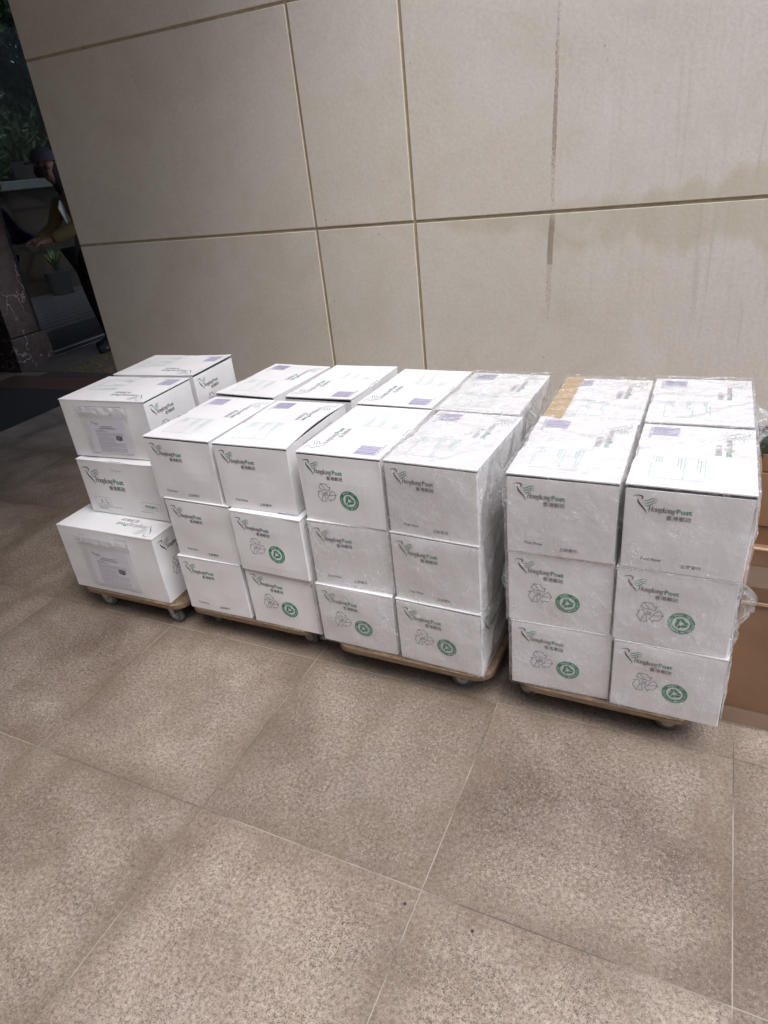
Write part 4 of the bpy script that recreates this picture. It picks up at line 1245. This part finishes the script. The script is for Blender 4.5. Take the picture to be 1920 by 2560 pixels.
# ------------------------------------------------------------------ people
def skin_body(name, joints, edges, root, mats, parent=None, sub=2):
    me = bpy.data.meshes.new(name)
    ks = list(joints)
    me.from_pydata([joints[k][0] for k in ks], [(ks.index(a), ks.index(c)) for a, c in edges], [])
    o = link(name, me, parent)
    for m_ in mats: me.materials.append(m_)
    o.modifiers.new('skin', 'SKIN')
    sv = me.skin_vertices[0].data
    for i, k in enumerate(ks):
        r = joints[k][1]; sv[i].radius = (r, r) if not isinstance(r, tuple) else r
        sv[i].use_root = (k == root)
    o.modifiers.new('sub', 'SUBSURF').levels = sub
    o.modifiers['sub'].render_levels = sub
    for p in me.polygons: p.use_smooth = True
    o.modifiers['skin'].use_smooth_shade = True
    return o

def person(name, label, x, y, face, skin, coat, trousers, sleeve, h=1.72, cap=True, bend=.12, group='people at the entrance'):
    """local frame: +X forward. Arms reach forward at elbow height."""
    t = empty(name, (x, y, 0), face); tag(t, label, 'person', group)
    k = h/1.72
    J = {'pelvis': ((.08 if cap else 0,0,.93*k), (.125*k,.10*k)), 'belly': ((.02,0,1.08*k), (.125*k,.095*k)), 'chest': ((bend*.5,0,1.28*k), (.145*k,.105*k)),
         'neckb': ((bend*.8,0,1.44*k), .062*k), 'neck': ((bend*1.1,0,1.50*k), .052*k), 'jaw': ((bend*1.5,0,1.56*k), .062*k), 'head': ((bend*1.6,0,1.64*k), .088*k), 'crown': ((bend*1.55,0,1.70*k), .068*k)}
    E = [('pelvis','belly'),('belly','chest'),('chest','neckb'),('neckb','neck'),('neck','jaw'),('jaw','head'),('head','crown')]
    for s, sy in (('l', 1), ('r', -1)):
        J['sh'+s] = ((bend*.7, sy*.165*k, 1.39*k), .058*k); J['el'+s] = ((bend+.07, sy*.235*k, 1.13*k), .043*k)
        J['wr'+s] = ((bend+.30, sy*.13*k, 1.05*k), .029*k); J['pa'+s] = ((bend+.37, sy*.11*k, 1.045*k), (.034*k, .018*k))
        E += [('chest','sh'+s),('sh'+s,'el'+s),('el'+s,'wr'+s),('wr'+s,'pa'+s)]
        for f in range(4):
            yy = sy*.11*k + (f-1.5)*.017
            J['f%d%s' % (f, s)] = ((bend+.42, yy, 1.040*k), .0085); J['g%d%s' % (f, s)] = ((bend+.445+.006*(1-abs(f-1.5)), yy, 1.015*k), .0075)
            E += [('pa'+s, 'f%d%s' % (f, s)), ('f%d%s' % (f, s), 'g%d%s' % (f, s))]
        J['th'+s] = ((bend+.37, sy*.065*k, 1.055*k), .009); E.append(('pa'+s, 'th'+s))
        fw = .10 if cap else 0
        J['hip'+s] = ((fw, sy*.095*k, .86*k), .088*k); J['kn'+s] = ((.03*sy+.02+fw, sy*.10*k, .48*k), .058*k); J['an'+s] = ((.05*sy-.02+fw, sy*.10*k, .08*k), .040*k); J['to'+s] = ((.05*sy+.13+fw, sy*.115*k, .03*k), (.030*k,.040*k))
        E += [('pelvis','hip'+s),('hip'+s,'kn'+s),('kn'+s,'an'+s),('an'+s,'to'+s)]
    skin_body('body', J, E, 'pelvis', [skin], t)
    hx, hz = bend*1.6, 1.64*k
    # clothes: skinned shells a little larger than the body
    def grow(keys, add, extra=None):
        d = {q: (J[q][0], tuple(v+add for v in J[q][1]) if isinstance(J[q][1], tuple) else J[q][1]+add) for q in keys}
        return d
    cl = grow(['pelvis','belly','chest','neckb'], .022)
    cl['hem'] = ((.07 if cap else -.01,0,.76*k), (.155*k,.125*k))
    ed = [('hem','pelvis'),('pelvis','belly'),('belly','chest'),('chest','neckb')]
    for s in 'lr':
        cl.update(grow(['sh'+s], .022)); ed.append(('chest','sh'+s))
    skin_body('vest' if cap else 'jacket', cl, ed, 'pelvis', [coat], t)
    for s in 'lr':
        sl = grow(['sh'+s,'el'+s,'wr'+s], .020)
        skin_body('sleeve', sl, [('sh'+s,'el'+s),('el'+s,'wr'+s)], 'sh'+s, [sleeve], t)
    tr = {q: v for q, v in grow(['pelvis','hipl','hipr','knl','knr','anl','anr'], .034).items()}
    skin_body('trousers', tr, [('pelvis','hipl'),('hipl','knl'),('knl','anl'),('pelvis','hipr'),('hipr','knr'),('knr','anr')], 'pelvis', [trousers], t)
    for s in 'lr':
        sh = {'a': (J['an'+s][0], .046*k), 'b': ((J['to'+s][0][0]-.02, J['to'+s][0][1], .036*k), (.036*k, .048*k)), 'c': ((J['to'+s][0][0]+.05, J['to'+s][0][1], .034*k), (.030*k, .044*k))}
        skin_body('shoe', sh, [('a','b'),('b','c')], 'a', [M['black']], t)
    # face: nose, ears, eyes
    b = MB()
    b.add([(hx+.075,0,hz+.012),(hx+.108,0,hz-.022),(hx+.080,.016,hz-.026),(hx+.080,-.016,hz-.026)], [(0,2,1),(0,1,3),(1,2,3)])
    b.obj('nose', skin, t, True)
    for s in (-1, 1):
        b = MB(); b.cyl((hx+.0, s*.088, hz-.012), (0,1,.15), .030*k, .018, 14); b.obj('ear', skin, t, True)
        b = MB(); b.cyl((hx+.078, s*.032, hz+.014), (1,0,0), .010, .012, 10); b.obj('eye', M['black'], t, True)
    # mask over nose and mouth
    b = MB(); vs = []
    for j in range(5):
        for i in range(9):
            a = -1.25+2.5*i/8; r = .094+.014*math.sin(math.pi*j/4)
            vs.append((hx-.004+r*math.cos(a), r*math.sin(a)*.95, hz-.020-.020*j))
    b.add(vs, [(j*9+i, j*9+i+1, j*9+i+10, j*9+i+9) for j in range(4) for i in range(8)])
    b.obj('face_mask', M['black'], t, True)
    if cap:
        b = MB(); vs = []; nr, ns = 8, 24
        for j in range(nr+1):
            ph = math.pi/2*j/nr
            for i in range(ns):
                a = 2*math.pi*i/ns; r = .108*math.cos(ph)**.7 if j < nr else .001
                vs.append((hx-.006+r*math.cos(a)*1.05, r*math.sin(a)*.95, hz+.022+.112*math.sin(ph)))
        b.add(vs, [(j*ns+i, j*ns+(i+1) % ns, (j+1)*ns+(i+1) % ns, (j+1)*ns+i) for j in range(nr) for i in range(ns)])
        vs = []
        for j in range(4):
            for i in range(9):
                a = -1.0+2.0*i/8
                vs.append((hx+.085+.085*j/3*math.cos(a*.9), .088*math.sin(a)*(1-.12*j), hz+.034-.012*j/3-.02*abs(math.sin(a))))
        b.add(vs, [(j*9+i, j*9+i+1, j*9+i+10, j*9+i+9) for j in range(3) for i in range(8)])
        b.obj('cap', M['cap'], t, True)
    # dark hair falling to the shoulders
    skin_body('hair', {'a': ((hx-.035,0,hz+.01), .088*k), 'b': ((hx-.075,0,hz-.10), .070*k), 'c': ((hx-.10,0,hz-.20), .060*k), 'd': ((hx-.11,0,hz-.29), .035*k)}, [('a','b'),('b','c'),('c','d')], 'a', [M['black']], t)
    return t
p1 = person('person', 'person in navy cap, olive vest and black trousers, half hidden by the wall edge', -2.97, 2.26, -math.pi*.60, M['skin'], M['vest'], M['black'], M['vest'], h=1.76, bend=.16)
person('person', 'person in purple jacket reaching an arm in at the left edge', -4.10, 2.02, math.pi*.44, M['skin'], M['purplecloth'], M['black'], M['purplecloth'], h=1.70, cap=False)
b = MB(); b.box(-.09,.09,-.006,.006,0,.24); b.box(-.06,.06,-.0075,-.0062,.03,.20)
o = bevel(b.obj('paper_slip', M['white']), .002)
o.location = (-2.93, 2.02, 1.13); o.rotation_euler = (.2,.3,-.9); tag(o, 'white paper slip pinned at the front of the olive vest', 'paper')
